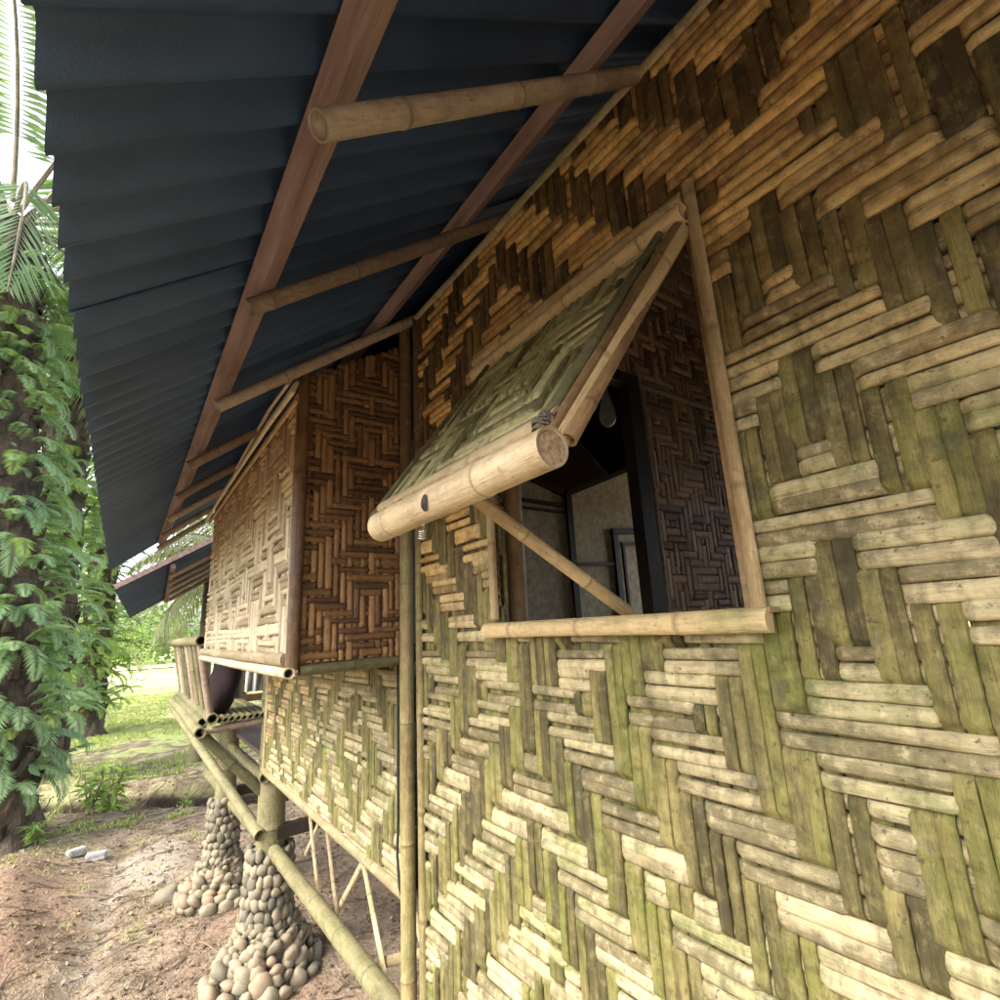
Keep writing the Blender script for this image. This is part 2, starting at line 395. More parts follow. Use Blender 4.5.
def build_ground():
    mb = MB()
    xs = []; x = -200.0
    def steps(lo, hi, fn):
        out = [lo]
        while out[-1] < hi: out.append(out[-1]+fn(out[-1]))
        return out
    xs = steps(-250, 250, lambda v: max(.045, abs(v-.4)*.09 if abs(v-.4) > 2.2 else .045))
    ys = steps(-60, 420, lambda v: (.05 if 3.2 < v < 13 else (max(.05, (v-13)*.07+.05) if v >= 13 else max(.12, (3.2-v)*.25))))
    rows = [[(x, y, ground_z(x, y)) for x in xs] for y in ys]
    mb.grid(rows, [[(0,0,0,0)]*len(xs)]*len(ys))
    M, t, b, o = new_mat('earth_and_grass'); N = NT(t); P = pos(N); X = N.sep(P)
    big = N.noise(P, .9, 4, .6); mid = N.noise(P, 4.5, 5, .65); fine = N.noise(P, 38, 5, .7); sp = N.noise(P, 14, 4, .7)
    soil = N.mix(N.ramp(mid, .3, .7), (.17,.125,.085), (.35,.27,.185))
    # orange clay on the heap at the left, pale sand along the rill
    hx = N.math('ADD', X[0], .62*S); hy = N.math('SUBTRACT', X[1], 7.1*S)
    dd = N.math('ADD', N.math('MULTIPLY', N.math('MULTIPLY', hx, hx), 4.5), N.math('MULTIPLY', N.math('MULTIPLY', hy, hy), .45))
    cl = N.math('SUBTRACT', N.math('ADD', 1.0, N.math('MULTIPLY', N.math('SUBTRACT', mid, .5), 2.2)), dd)
    soil = N.mix(N.math('MULTIPLY', N.ramp(cl, .0, .8), .85), soil, (.29,.19,.125))
    cl2 = N.ramp(N.math('ADD', N.noise(P, 1.7, 4, .6), N.math('MULTIPLY', N.math('SUBTRACT', mid, .5), .6)), .50, .68)
    soil = N.mix(N.math('MULTIPLY', N.math('MULTIPLY', cl2, .6), N.ramp(X[1], 9.5*S, 7*S)), soil, (.28,.175,.12))
    rill = N.math('ABSOLUTE', N.math('SUBTRACT', X[0], N.math('ADD', .02*S, N.math('MULTIPLY', N.math('SUBTRACT', X[1], 6*S), .1))))
    rf = N.math('MULTIPLY', N.ramp(N.math('ADD', rill, N.math('MULTIPLY', N.math('SUBTRACT', mid, .5), .25)), .14, .03), N.ramp(X[1], 8.6*S, 7.6*S))
    soil = N.mix(N.math('MULTIPLY', N.math('MULTIPLY', rf, N.ramp(N.noise(P, 7, 5, .7), .42, .6)), .7), soil, (.42,.36,.29))
    # pale bald patch beside the second pier
    px_ = N.math('SUBTRACT', X[0], .55*S); py_ = N.math('SUBTRACT', X[1], 7.8*S)
    d2 = N.math('ADD', N.math('MULTIPLY', N.math('MULTIPLY', px_, px_), 7), N.math('MULTIPLY', N.math('MULTIPLY', py_, py_), 1.6))
    soil = N.mix(N.math('MULTIPLY', N.ramp(N.math('SUBTRACT', d2, N.math('MULTIPLY', mid, .8)), .5, -.2), .7), soil, (.40,.34,.275))
    # soil colour turns darker with depth in the ditch
    tz = N.ramp(X[2], (GZ-.03)*S, (GZ-.16)*S)
    soil = N.mix(tz, soil, (.045,.032,.024))
    # dark litter specks
    soil = N.mix(N.math('MULTIPLY', N.ramp(sp, .52, .68), .6), soil, (.075,.054,.040))
    soil = N.mix(N.math('MULTIPLY', N.ramp(fine, .58, .72), .5), soil, (.38,.33,.27))
    # grass
    gy = N.ramp(N.math('ADD', X[1], N.math('MULTIPLY', N.math('SUBTRACT', big, .5), 7)), 9.5*S, 16*S)
    gn = N.ramp(N.math('ADD', N.math('ADD', mid, N.math('MULTIPLY', N.math('SUBTRACT', big, .5), .9)), N.math('MULTIPLY', N.ramp(X[1], 14*S, 26*S), .22)), .42, .60)
    gcol = N.mix(N.ramp(sp, .35, .65), (.30,.35,.11), (.46,.49,.20))
    gcol = N.mix(N.ramp(N.noise(P, .35, 3), .4, .65), gcol, (.52,.52,.26))
    gm = N.math('MULTIPLY', N.math('MULTIPLY', gy, gn), N.math('SUBTRACT', 1.0, tz)); c = N.mix(gm, soil, gcol)
    near = N.ramp(N.math('ADD', mid, N.math('MULTIPLY', N.math('SUBTRACT', big, .5), .8)), .60, .74)
    c = N.mix(N.math('MULTIPLY', near, .45), c, (.20,.22,.07))
    N.l(c, b.inputs['Base Color']); b.inputs['Roughness'].default_value = .95; b.inputs['Specular IOR Level'].default_value = .15
    N.bump(N.math('ADD', fine, N.math('MULTIPLY', N.math('ADD', sp, mid), 1.4)), 1.0, .035, b)
    g = mb.build('ground', M, smooth=True); tag(g, kind='structure')
build_ground()
rb = MB(); rows = []
for i in range(60):
    x = -120+i*4.5; y = 62+.01*x
    rows.append([(x, y, GZ+.12), (x, y+2.6, GZ+.12)])
rb.grid(rows, [[(0,0,0,0)]*2]*60, flip=True)
# kerb-like thickness for the track
tag(rb.build('road', plain_mat('pale_gravel', (.5,.48,.44), (.66,.64,.6), 3, .95, .2)), kind='structure')

# ---------------------------------------------------------------- the house
HO = (1.0, 2.0, GZ)
house = empty('bamboo_house', HO, 'woven bamboo house raised on stone piers under a dark corrugated roof', 'house')
def hb(mb, name, mat, smooth=True, parent=None): return mb.build(name, mat, parent or house, HO, smooth)

WX = 1.0
WY0, WY1 = -1.2, 2.0
WINY, WINZ = (.545, 1.39), (.0, .895)
Yax, Zax, Xax = Vector((0,1,0)), Vector((0,0,1)), Vector((1,0,0))
def inrect(u, v, r): return r[0] < u < r[1] and r[2] < v < r[3]

# main wall: the viewer's side panel with the window hole
win = (-1.385, -.545, .0, .905)
mb = MB()
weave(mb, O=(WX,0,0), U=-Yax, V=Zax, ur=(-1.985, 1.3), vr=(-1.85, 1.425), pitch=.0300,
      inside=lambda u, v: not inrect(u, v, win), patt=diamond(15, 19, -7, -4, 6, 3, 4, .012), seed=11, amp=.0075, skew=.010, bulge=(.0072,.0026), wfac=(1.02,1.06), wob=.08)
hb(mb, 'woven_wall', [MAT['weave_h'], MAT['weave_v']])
mb = MB()   # panel below the bay
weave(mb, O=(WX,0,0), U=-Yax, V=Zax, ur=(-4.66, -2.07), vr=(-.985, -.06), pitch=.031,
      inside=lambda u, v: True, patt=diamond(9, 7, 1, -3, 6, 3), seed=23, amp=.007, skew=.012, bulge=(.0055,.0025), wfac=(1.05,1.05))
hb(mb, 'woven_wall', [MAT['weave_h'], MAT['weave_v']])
# thin plaited lining that stops daylight through the gaps
# corner posts, battens and edge poles
def P(name, mat, *a, parent=None, **k):
    mb = MB(); pole(mb, *a, **k); return hb(mb, name, MAT[mat], True, parent)
def ST(name, mat, *a, parent=None, **k):
    mb = MB(); strip(mb, *a, **k); return hb(mb, name, MAT[mat], True, parent)
P('corner_post', 'post', (.962,2.035,GZ-.05), (.962,2.035,1.44), .029, .027, seed=3, inter=.5)
ST('batten', 'post', [(.985,1.965,-1.85),(.985,1.965,1.43)], (-1,0,0), .034, .014, seed=4)
ST('batten', 'trim', [(.985,1.29,1.425),(.985,2.05,1.432)], (-1,0,.3), .028, .014, seed=5)
ST('batten', 'trim', [(.985,-1.2,1.415),(.985,.4,1.42),(.985,1.35,1.43)], (-1,0,.3), .028, .014, seed=6)
P('bottom_pole', 'trim', (.985,2.0,-1.87), (.985,-1.2,-1.87), .032, seed=7)
ST('batten', 'trim', [(.985,2.08,-.99),(.985,4.68,-.995)], (-1,0,.2), .045, .018, seed=8)
ST('batten', 'trim', [(.988,4.66,-.99),(.988,4.66,-.1)], (-1,0,0), .035, .014, seed=9)
for y, sd_ in ((4.80, 1), (6.35, 2), (8.9, 5)):
    P('support_post', 'green', (1.09 if y < 5 else 1.0, y, -1.62), (1.06 if y < 5 else 1.0, y, 1.35 if y < 5 else 1.02), .105 if y < 5 else .095, .085, seed=31+sd_, inter=.45)
P('support_post', 'brownpost', (3.2, 4.8, GZ), (3.2, 4.8, -1.0), .09, seed=35)
P('support_post', 'brownpost', (3.2, 2.0, GZ), (3.2, 2.0, -1.0), .09, seed=36)
# floor with joists
mb = MB(); mb.box((3.45, 1.75, -1.02), (4.8, 5.7, .04)); hb(mb, 'floor_deck', MAT['deck'], False)
mb = MB(); mb.box((2.35, 6.1, -.955), (2.60, 2.9, .035)); hb(mb, 'floor_deck', MAT['deck'], False)
P('floor_beam', 'green', (1.09,4.62,-1.565), (1.13,-1.0,-1.575), .047, .052, seed=41, inter=.42, hollow=False)
P('floor_beam', 'green', (1.02,7.9,-1.60), (1.08,4.9,-1.56), .05, seed=42)
mb = MB(); mb.beam((1.12,4.72,-1.47), (3.3,4.72,-1.44), .07, .09); hb(mb, 'cross_beam', MAT['darkwood'], False)
mb = MB(); mb.beam((1.10,6.35,-1.50), (3.3,6.35,-1.50), .07, .09); hb(mb, 'cross_beam', MAT['darkwood'], False)
P('cross_beam', 'green', (1.01,7.6,-1.06), (1.01,4.70,-1.06), .04, seed=44)
# thin brace slats under the floor
br = [((1.22,4.35,-1.0),(1.22,3.95,-1.68),.03),((1.22,3.95,-1.0),(1.22,3.55,-1.70),.032),((1.22,3.35,-1.0),(1.22,2.82,-1.70),.034),((1.22,2.72,-1.0),(1.22,2.45,-1.35),.034),
      ((1.25,3.65,-1.66),(1.25,2.95,-1.0),.04),((1.25,2.98,-1.66),(1.25,2.20,-1.28),.045),((1.30,4.55,-1.62),(1.30,3.9,-1.0),.035)]
for k, (a, b_, w_) in enumerate(br):
    ST('brace_slat', 'trim', [a, b_], (-1,0,.1), w_, .012, seed=50+k)

# window ------------------------------------------------------------
MAT['jamb'] = bamboo_mat('window_frame_bamboo', (.27,.19,.09), (.50,.37,.19), moss=.12, spots=.35)
winE = MB(); strip(winE, [(.972,.528,-.005),(.972,.53,.50),(.972,.533,.985)], (-1,0,0), .029, .009, seed=60)
window = hb(winE, 'window_frame', MAT['jamb'])
ST('jamb', 'jamb', [(.972,1.40,.02),(.972,1.40,.40)], (-1,0,0), .030, .014, seed=61, parent=None)
ST('window_sill', 'jamb', [(.955,1.43,-.014),(.955,.50,-.014)], (-1,0,.1), .044, .020, seed=62, inter=.30)
mb = MB(); mb.box((.972,.965,.004), (.04,.935,.010)); hb(mb, 'sill_board', MAT['jamb'], False)
mb = MB(); mb.box((1.03,.965,.0), (.10,.86,.012)); hb(mb, 'sill_board', MAT['jamb'], False)
ST('batten', 'jamb', [(.972,1.46,.955),(.972,.55,.955)], (-1,0,0), .034, .014, seed=63)
P('hinge_pole', 'jamb', (.955,1.44,.897), (.955,.54,.897), .022, .024, seed=64, inter=.32)
ST('jamb', 'jamb', [(.972,1.395,.42),(.972,1.395,.92)], (-1,0,0), .030, .012, seed=65)
mb = MB(); mb.box((1.03,.555,.45), (.09,.016,.90)); hb(mb, 'reveal', MAT['brownpost'], False)
P('inner_post', 'brownpost', (1.10,1.44,-1.0), (1.10,1.44,1.5), .034, seed=66, inter=.6)

# shutter -----------------------------------------------------------
A0 = Vector((.955, 0, .872)); B0 = Vector((.535, 0, .295)); dV = (A0-B0).normalized(); Ls = (A0-B0).length
nS = Vector((0,-1,0)).cross(dV).normalized()
mb = MB()
weave(mb, O=B0, U=-Yax, V=dV, ur=(-1.335,-.585), vr=(0, Ls), pitch=.030, inside=lambda u, v: True, patt=diamond(6, 40, -3, 0, 6, 3), seed=71, amp=.006, bulge=(.004,.007), skew=.03, wfac=(.90,.78))
shutter = hb(mb, 'window_shutter', [MAT['shutter'], MAT['shutter']])
def SH(name, mat, fn, **k):
    mb = MB(); fn(mb); return hb(mb, name, MAT[mat], True, shutter)
SH('edge_strip', 'green', lambda m_: pole(m_, B0+Vector((0,.605,0))+nS*.012, A0+Vector((0,.605,0))+nS*.012, .014, .011, seed=72, inter=.3))
SH('edge_strip', 'green', lambda m_: strip(m_, [B0+Vector((0,1.335,0))+nS*.010, A0+Vector((0,1.335,0))+nS*.010], nS, .018, .010, seed=73))
SH('edge_strip', 'jamb', lambda m_: strip(m_, [B0+Vector((0,.578,0))-nS*.012-dV*.03, A0+Vector((0,.555,0))-nS*.012], (0,-1,0), .036, .012, seed=74))
SH('edge_strip', 'brownpost', lambda m_: strip(m_, [B0+Vector((0,.582,0))+nS*.006, A0+Vector((0,.560,0))+nS*.006], (0,-1,0), .018, .012, seed=75))
SH('edge_strip', 'pale', lambda m_: strip(m_, [B0+Vector((0,1.335,0))+nS*.012+dV*.045, B0+Vector((0,.59,0))+nS*.012+dV*.045], nS, .034, .008, seed=76, inter=.5))
SH('under_pole', 'brownpost', lambda m_: pole(m_, B0+Vector((0,.565,0))-nS*.02, A0+Vector((0,.565,0))-nS*.02, .014, .012, seed=77))
SH('under_pole', 'brownpost', lambda m_: pole(m_, B0+Vector((0,1.31,0))-nS*.02, A0+Vector((0,1.31,0))-nS*.02, .014, .012, seed=78))
tb = MB(); pole(tb, (.512,1.235,.262), (.512,.560,.262), .0375, .0335, seed=85, inter=.36, n=28, hollow=False, ring=.035)
tube = hb(tb, 'weight_tube', MAT['pale'], True, shutter)
MAT['fibre'] = plain_mat('fibrous_end_grain', (.20,.13,.07), (.42,.30,.18), 130, .85, .6, lo=.35, hi=.65, bdist=.004)
mb = MB(); mb.grid([[Vector((.512+math.cos(2*math.pi*j/28)*q, yy, .262+math.sin(2*math.pi*j/28)*q)) for j in range(28)] for q, yy in ((.0282,.5635),(.0272,.5605),(.02,.5600),(.0005,.5598))], [[(0,0,.5,0)]*28]*4, closed=True)
mb.build('end_disc', MAT['fibre'], tube, HO, False)
# black lens-shaped patch laid on the tube, painting the shade of a cut hollow
mb = MB(); n_ = 18; c0 = Vector((.512,.925,.262)); rr = .0357; rows = [[], []]; at = [[], []]
for j in range(n_):
    a = 2*math.pi*j/n_; yy = .013*math.cos(a)+.007*math.sin(a); th = R(196)+.34*math.sin(a)
    for k, rad in enumerate((rr+.0012, rr+.0022)):
        s_ = 1.0 if k == 0 else .0
        rows[k].append(c0+Vector((math.cos(R(196)+.50*s_*math.sin(a)*abs(math.sin(a))**.3)*rad, yy*s_, math.sin(R(196)+.50*s_*math.sin(a)*abs(math.sin(a))**.3)*rad))); at[k].append((0,0,0,0))
mb.grid(rows, at, closed=True)
mb.build('notch_shade_patch', MAT['rubber'], tube, HO, True)
# lashings
def coil(mb, c, axis, r, turns, th=.0035, pitch_=.006, seed=0):
    rng = random.Random(seed); ax = Vector(axis).normalized(); x, y = frame_of(ax); n_ = int(turns*14); pts = []
    for i in range(n_+1):
        a = 2*math.pi*i/14; rr = r*(1+.12*math.sin(i*1.7+seed))
        pts.append(Vector(c)+ax*(pitch_*i/14)+x*math.cos(a)*rr+y*math.sin(a)*rr)
    wire(mb, pts, th)
def wire(mb, pts, th, n=6, a=(0,0,.5,0)):
    rows = []
    for i, p in enumerate(pts):
        d = (Vector(pts[min(i+1, len(pts)-1)])-Vector(pts[max(i-1, 0)])).normalized(); x, y = frame_of(d)
        rows.append([Vector(p)+(x*math.cos(2*math.pi*j/n)+y*math.sin(2*math.pi*j/n))*th for j in range(n)])
    mb.grid(rows, [[a]*n]*len(rows), closed=True)
mb = MB(); coil(mb, B0+Vector((0,.605,0))+dV*.012+nS*.008, dV, .021, 3.5, .003, .007, 1); coil(mb, B0+Vector((0,.578,0))+dV*.03-nS*.006, (0,1,0), .022, 2.5, .0028, .007, 4)
hb(mb, 'rope_lashing', MAT['bark'], True, shutter)
MAT['steel'] = plain_mat('dull_steel', (.35,.35,.34), (.5,.5,.48), 30, .3, .1); MAT['steel'].node_tree.nodes['Principled BSDF'].inputs['Metallic'].default_value = .9
mb = MB(); coil(mb, (.512,1.0,.212), (0,.2,-1), .007, 4, .0018, .005, 2); coil(mb, (.512,1.0,.232), (1,0,0), .009, 1.2, .0018, .003, 3)
hb(mb, 'spring_hook', MAT['steel'], True, shutter)
P('shutter_prop', 'jamb', (1.02,.885,.016), (.545,.905,.295), .0165, .015, seed=87, inter=.2, bow=.006)

# the projecting bay -------------------------------------------------
XB, YB0, YB1 = .518, 2.09, 4.64
mb = MB()
weave(mb, O=(XB,0,0), U=-Yax, V=Zax, ur=(-YB1,-YB0-.02), vr=(-.09,1.02), pitch=.030, inside=lambda u, v: True,
      patt=diamond(5, 40, -2, 0, 6, 3), seed=91, amp=.006, bulge=(.008,.004), skew=.016, wfac=(.97,.90), wob=.2)
hb(mb, 'bay_front', [MAT['box_h'], MAT['box_h']])
mb = MB()
weave(mb, O=(0,YB0,0), U=Xax, V=Zax, ur=(XB+.01, .965), vr=(-.10,1.36), pitch=.030, inside=lambda u, v: v < 1.07+(u-XB)*.60, grp=1,
      patt=diamond(9, 12, 27, 9, 8, 4), seed=97, amp=.004, bulge=(.008,.007), skew=.004, wfac=(.96,.96))
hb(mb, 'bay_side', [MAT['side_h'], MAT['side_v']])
mb = MB(); mb.box((.76, 3.36, -.105), (.47, 2.5, .012)); hb(mb, 'bay_floor', MAT['brownpost'], False)
mb = MB(); mb.box((.76, YB1+.01, .48), (.47, .012, 1.1)); hb(mb, 'bay_end', MAT['brownpost'], False)
ST('bay_corner', 'side_h', [(XB+.004,YB0-.006,-.12),(XB+.004,YB0-.006,1.075)], (-.35,-1,0), .050, .02, seed=98, inter=.4)
ST('bay_corner', 'box_h', [(XB-.008,YB0+.03,-.10),(XB-.008,YB0+.03,.99)], (-1,0,0), .04, .008, seed=99)
P('bay_pole', 'box_h', (XB-.012,YB0-.03,-.132), (XB-.012,YB1+.03,-.125), .021, seed=101, inter=.42)
ST('bay_pole', 'box_h', [(XB-.018,YB0+.02,-.085),(XB-.018,YB1,-.082)], (-1,0,0), .045, .016, seed=102)
P('bay_pole', 'green', (XB+.03,YB0-.005,-.128), (.99,YB0-.005,-.118), .020, .020, seed=103, inter=.3)
ST('bay_top_strip', 'pale', [(XB-.03,YB0-.01,1.01),(XB-.04,2.5,1.005),(XB-.04,3.1,1.005),(XB-.04,3.9,1.0),(XB-.035,YB1+.25,.99)], (-1,0,.3), .055, .014, seed=104)
ST('bay_top_strip', 'box_h', [(XB-.016,YB0-.01,.965),(XB-.016,2.6,.965),(XB-.016,3.6,.97),(XB-.016,YB1+.15,.96)], (-1,0,.3), .045, .012, seed=105)
ST('bay_top_strip', 'pale', [(XB-.052,YB0+.0,1.03),(XB-.062,2.4,1.03),(XB-.055,3.3,1.0)], (-1,0,.6), .036, .010, seed=106)

# roof ----------------------------------------------------------------
MR, CR = .80, .778
XE, XR = -.150, 3.4
def corrugated(mb, x0, x1, y0, y1, zf, pitch=.105, amp=.024, th=.006, nx=10, spp=10, seed=0):
    k = int((y1-y0)/pitch*spp); top, bot = [], []
    for i in range(nx+1):
        x = x0+(x1-x0)*i/nx; rt, rb_ = [], []
        for j in range(k+1):
            y = y0+(y1-y0)*j/k; c = math.cos(2*math.pi*y/pitch)
            zz = zf(x, y)+amp*c+.004*noise.noise(Vector((x*1.7, y*1.1, seed)))
            xo = .006*noise.noise(Vector((seed, y*2.1, 2))) if i == 0 else 0
            rt.append((x+xo, y, zz+th)); rb_.append((x+xo, y, zz))
        top.append(rt); bot.append(rb_)
    A = [[(0,0,.5,0)]*(k+1)]*(nx+1)
    mb.grid(top, A); mb.grid(bot, A, flip=True)
    for r1, r2 in ((top[0], bot[0]), (top[-1], bot[-1]), ([q[0] for q in top], [q[0] for q in bot]), ([q[-1] for q in top], [q[-1] for q in bot])):
        mb.grid([r1, r2], [[(0,0,.5,0)]*len(r1)]*2)
sheets = [(-1.5, 1.27, .007), (1.21, 3.2, .003), (3.15, 5.66, -.004)]
for k, (a, b_, dz) in enumerate(sheets):
    mb = MB(); corrugated(mb, XE, XR, a, b_, lambda x, y, dz=dz: MR*x+CR+dz+.012*(y-1)*0, seed=k); hb(mb, 'roof_sheet', MAT['roof'])
    mb = MB(); corrugated(mb, XR, 6.1, a, b_, lambda x, y, dz=dz: MR*XR+CR+dz-.8*(x-XR), seed=k+5, spp=8); hb(mb, 'roof_sheet', MAT['roof'])  # back slope ends short so sky light reaches the rooms
for x in (.202, .825, 1.7, 2.5, 3.2):
    mb = MB(); mb.beam((x, -1.45, MR*x+.722), (x, 5.55, MR*x+.722), .044, .046, up=(-.62,0,.78)); hb(mb, 'purlin', MAT['timber'], False)
ry = [-.70, -.04, .624, 1.286, 2.001, 2.68, 3.34, 4.0, 4.66, 5.3]
xe = [.16, .16, .150, .165, .19, .17, .17, .17, .17, .17]
for k, (y, x0) in enumerate(zip(ry, xe)):
    q0, q1 = {.624: ((.159,.722),(1,1.465)), 1.286: ((.178,.812),(1,1.480)), 2.001: ((.200,.828),(1,1.455))}.get(y, ((.17,.790),(1,1.452)))
    sl = (q1[1]-q0[1])/(1-q0[0]); xt = 2.1
    P('rafter', 'rafter', (q0[0], y, q0[1]), (xt, y, q0[1]+min(sl, .83)*(xt-q0[0])-(.0 if sl < .83 else -.045)), .0225, .024, seed=120+k, inter=.33, hollow=False, ring=.09, bow=.01, bowdir=(0,1,0))
# gable of plaited bamboo that closes the loft at the far end, and plain end walls
def gable(name, y, mat, x0=1.03, x1=5.8, zb=-1.0, out=-1):
    mb = MB(); pts = [(x0,zb),(x1,zb),(x1,MR*XR+.6-.8*(x1-XR)),(XR,MR*XR+.62),(x0,MR*x0+.62)]
    b0 = len(mb.v)
    for dy in (0, .02):
        for x, z in pts: mb.add((x, y+dy, z))
    mb.f.append(tuple(range(5))); mb.f.append(tuple(range(9, 4, -1)))
    for i in range(5): mb.f.append((i, 5+i, 5+(i+1) % 5, (i+1) % 5))
    return hb(mb, name, MAT[mat], False)
gable('end_wall', 4.60, 'brownpost'); gable('end_wall', -1.2, 'brownpost')
mb = MB()   # unseen back wall; its wide opening is added to let daylight into the rooms
for c, d in (((5.8,1.7,-.8),(.03,5.8,.4)), ((5.8,-.9,.4),(.03,.6,2.0)), ((5.8,4.3,.4),(.03,.6,2.0))): mb.box(c, d)
hb(mb, 'back_wall', MAT['brownpost'], False)

# rooms seen through the window ------------------------------------------
mb = MB(); YP = 1.43
weave(mb, O=(0,YP,0), U=Xax, V=Zax, ur=(1.86,5.7), vr=(-1.0,1.06), pitch=.036, inside=lambda u, v: True, patt=diamond(6, 7, 31, 4, 6, 3), seed=131, amp=.004, bulge=(.005,.004), wfac=(1.1,1.1), grp=1)
hb(mb, 'partition', [MAT['inner'], MAT['inner']])
mb = MB()
weave(mb, O=(0,YP,0), U=Xax, V=Zax, ur=(1.15,4.6), vr=(1.09,2.9), pitch=.036, inside=lambda u, v: v < MR*u+.6, patt=diamond(6, 50, 2, 4, 6, 3), seed=132, amp=.004, bulge=(.005,.004), grp=1)
hb(mb, 'partition', [MAT['inner'], MAT['inner']])
MAT['strip_in'] = bamboo_mat('indoor_trim', (.20,.15,.09), (.34,.26,.16), spots=.4)
ST('batten', 'strip_in', [(1.66,YP-.02,1.065),(5.0,YP-.02,1.075)], (0,-1,0), .032, .010, seed=133)
ST('batten', 'strip_in', [(1.875,YP-.02,-1),(1.875,YP-.02,1.05)], (0,-1,0), .026, .010, seed=134)
mb = MB(); mb.box((1.81,YP,.02), (.085,.06,2.05)); hb(mb, 'door_post', MAT['darkwood'], False)
mb = MB(); mb.box((1.46,YP,1.075), (.78,.06,.05)); hb(mb, 'door_lintel', MAT['darkwood'], False)
def slab(name, mat, pts, y, th=.03):
    mb = MB(); n_ = len(pts)
    for dy in (0, th):
        for x, z in pts: mb.add((x, y+dy, z))
    mb.f.append(tuple(range(n_))); mb.f.append(tuple(range(2*n_-1, n_-1, -1)))
    for i in range(n_): mb.f.append((i, n_+i, n_+(i+1) % n_, (i+1) % n_))
    return hb(mb, name, MAT[mat], False)
slab('room_wall', 'ply', [(1.1,-1),(3.40,-1),(3.40,1.20),(2.3,1.52),(1.1,1.5)], 3.62)
slab('room_wall', 'ply', [(3.42,-1),(5.7,-1),(5.7,2.12),(3.42,1.20)], 3.60)
def DB(a, b_, w_=.06, h_=.04, up=(0,1,0)):
    mb = MB(); mb.beam(a, b_, w_, h_, up); hb(mb, 'wall_trim', MAT['darkwood'], False)
DB((3.41,3.57,-1),(3.41,3.57,1.22), .07, .03, (0,1,0)); DB((3.40,3.57,1.215),(5.2,3.57,1.94), .05, .03); DB((2.4,3.59,1.49),(3.40,3.59,1.205), .04, .03)
DB((2.5,3.59,1.11),(3.38,3.59,1.10), .03, .03); DB((2.5,3.59,1.04),(3.38,3.59,1.03), .02, .03)
DB((3.45,3.57,.53),(4.0,3.57,.55), .03, .03); DB((4.00,3.56,-1),(4.00,3.56,.86), .06, .04); DB((3.97,3.56,.88),(4.9,3.56,.95), .06, .04); DB((4.12,3.565,-1),(4.12,3.565,.75), .03, .03); DB((4.1,3.565,.76),(4.7,3.565,.79), .03, .03)

mb = MB(); mb.beam((2.2,1.52,MR*2.2+.50), (2.2,4.5,MR*2.2+.50), 3.0, .02, up=(-.62,0,.78)); hb(mb, 'ceiling_shade_sheet', MAT['darkwood'], False)  # added dark sheet, stands in for the deep shade under the roof
mb = MB(); mb.beam((4.6,1.52,MR*3.4+.50-.96), (4.6,4.5,MR*3.4+.50-.96), 3.0, .02, up=(.62,0,.78)); hb(mb, 'ceiling_shade_sheet', MAT['darkwood'], False)  # second added dark sheet, same painted shade past the ridge
mb = MB(); mb.beam((1.3,2.6,MR*1.3+.45), (3.3,2.6,MR*3.3+.45), .05, .04, up=(0,1,0)); hb(mb, 'ceiling_batten', MAT['brownpost'], False)
# second roof over the veranda -----------------------------------------
def z2(x, y):
    t = (y-6.6)/2.4; x0 = -.113+(.053+.113)*t; z0 = .548+(.374-.548)*t
    return z0+.64*(x-x0)
mb = MB()
k = 230; top, bot = [], []
for i in range(9):
    rt, rb2 = [], []
    for j in range(k+1):
        y = 6.6+2.4*j/k; t = j/k; x = (-.113+.166*t)+2.5*i/8
        z = z2(x, y)+.017*math.cos(2*math.pi*y/.105)
        rt.append((x, y, z+.008)); rb2.append((x, y, z))
    top.append(rt); bot.append(rb2)
A = [[(0,0,.5,0)]*(k+1)]*9
mb.grid(top, A); mb.grid(bot, A, flip=True)
for r1, r2 in ((top[0], bot[0]), ([q[0] for q in top], [q[0] for q in bot]), ([q[-1] for q in top], [q[-1] for q in bot])): mb.grid([r1, r2], [[(0,0,.5,0)]*len(r1)]*2)
hb(mb, 'roof_sheet', MAT['roof'])
mb = MB(); mb.beam((.37,6.62,z2(.37,6.62)-.05), (.46,8.95,z2(.46,8.95)-.05), .05, .05); hb(mb, 'purlin', MAT['timber'], False)
for k in range(5):
    y = 6.9+k*.45; x0 = .36+.03*k
    P('rafter', 'rafter', (x0, y, z2(x0, y)-.10), (2.3, y, z2(2.3, y)-.10), .026, seed=150+k, hollow=False)
mb = MB(); mb.beam((1.0,6.2,.96), (1.0,9.0,.86), .06, .08); hb(mb, 'purlin', MAT['timber'], False)
mb = MB(); mb.beam((-.12,6.585,.575), (2.3,6.585,2.12), .02, .05); hb(mb, 'barge_board', MAT['timber'], False)

# veranda bench ------------------------------------------------------------
P('bench_rail', 'green', (.545,4.74,-.672), (.545,7.5,-.66), .040, seed=161, inter=.5)
P('bench_rail', 'green', (.62,4.74,-.585), (.60,7.3,-.575), .040, seed=162, inter=.5)
P('bench_rail', 'green', (.585,5.0,-.63), (.57,7.4,-.62), .034, seed=165, inter=.5)
P('bench_joist', 'rafter', (.56,4.80,-.675), (1.05,4.80,-.645), .026, seed=163)
P('bench_joist', 'rafter', (.56,6.3,-.675), (1.05,6.3,-.645), .026, seed=164)
P('bench_top_rail', 'green', (.50,4.72,.0), (.47,7.4,.0), .040, seed=166, inter=.5)
for k in range(8):
    y = 4.82+k*.34
    P('backrest_slat', 'green' if k % 3 else 'rafter', (.61,y,-.56), (.505,y,-.03), .027, seed=170+k, inter=.4)
for k in range(9):
    P('seat_slat', 'green', (.67+k*.045,4.76,-.605), (.67+k*.045,7.3,-.60), .020, seed=180+k, inter=.5, n=10)
P('bench_brace', 'green', (.54,7.2,-.72), (1.0,4.70,-1.46), .038, .044, seed=190, inter=.5)
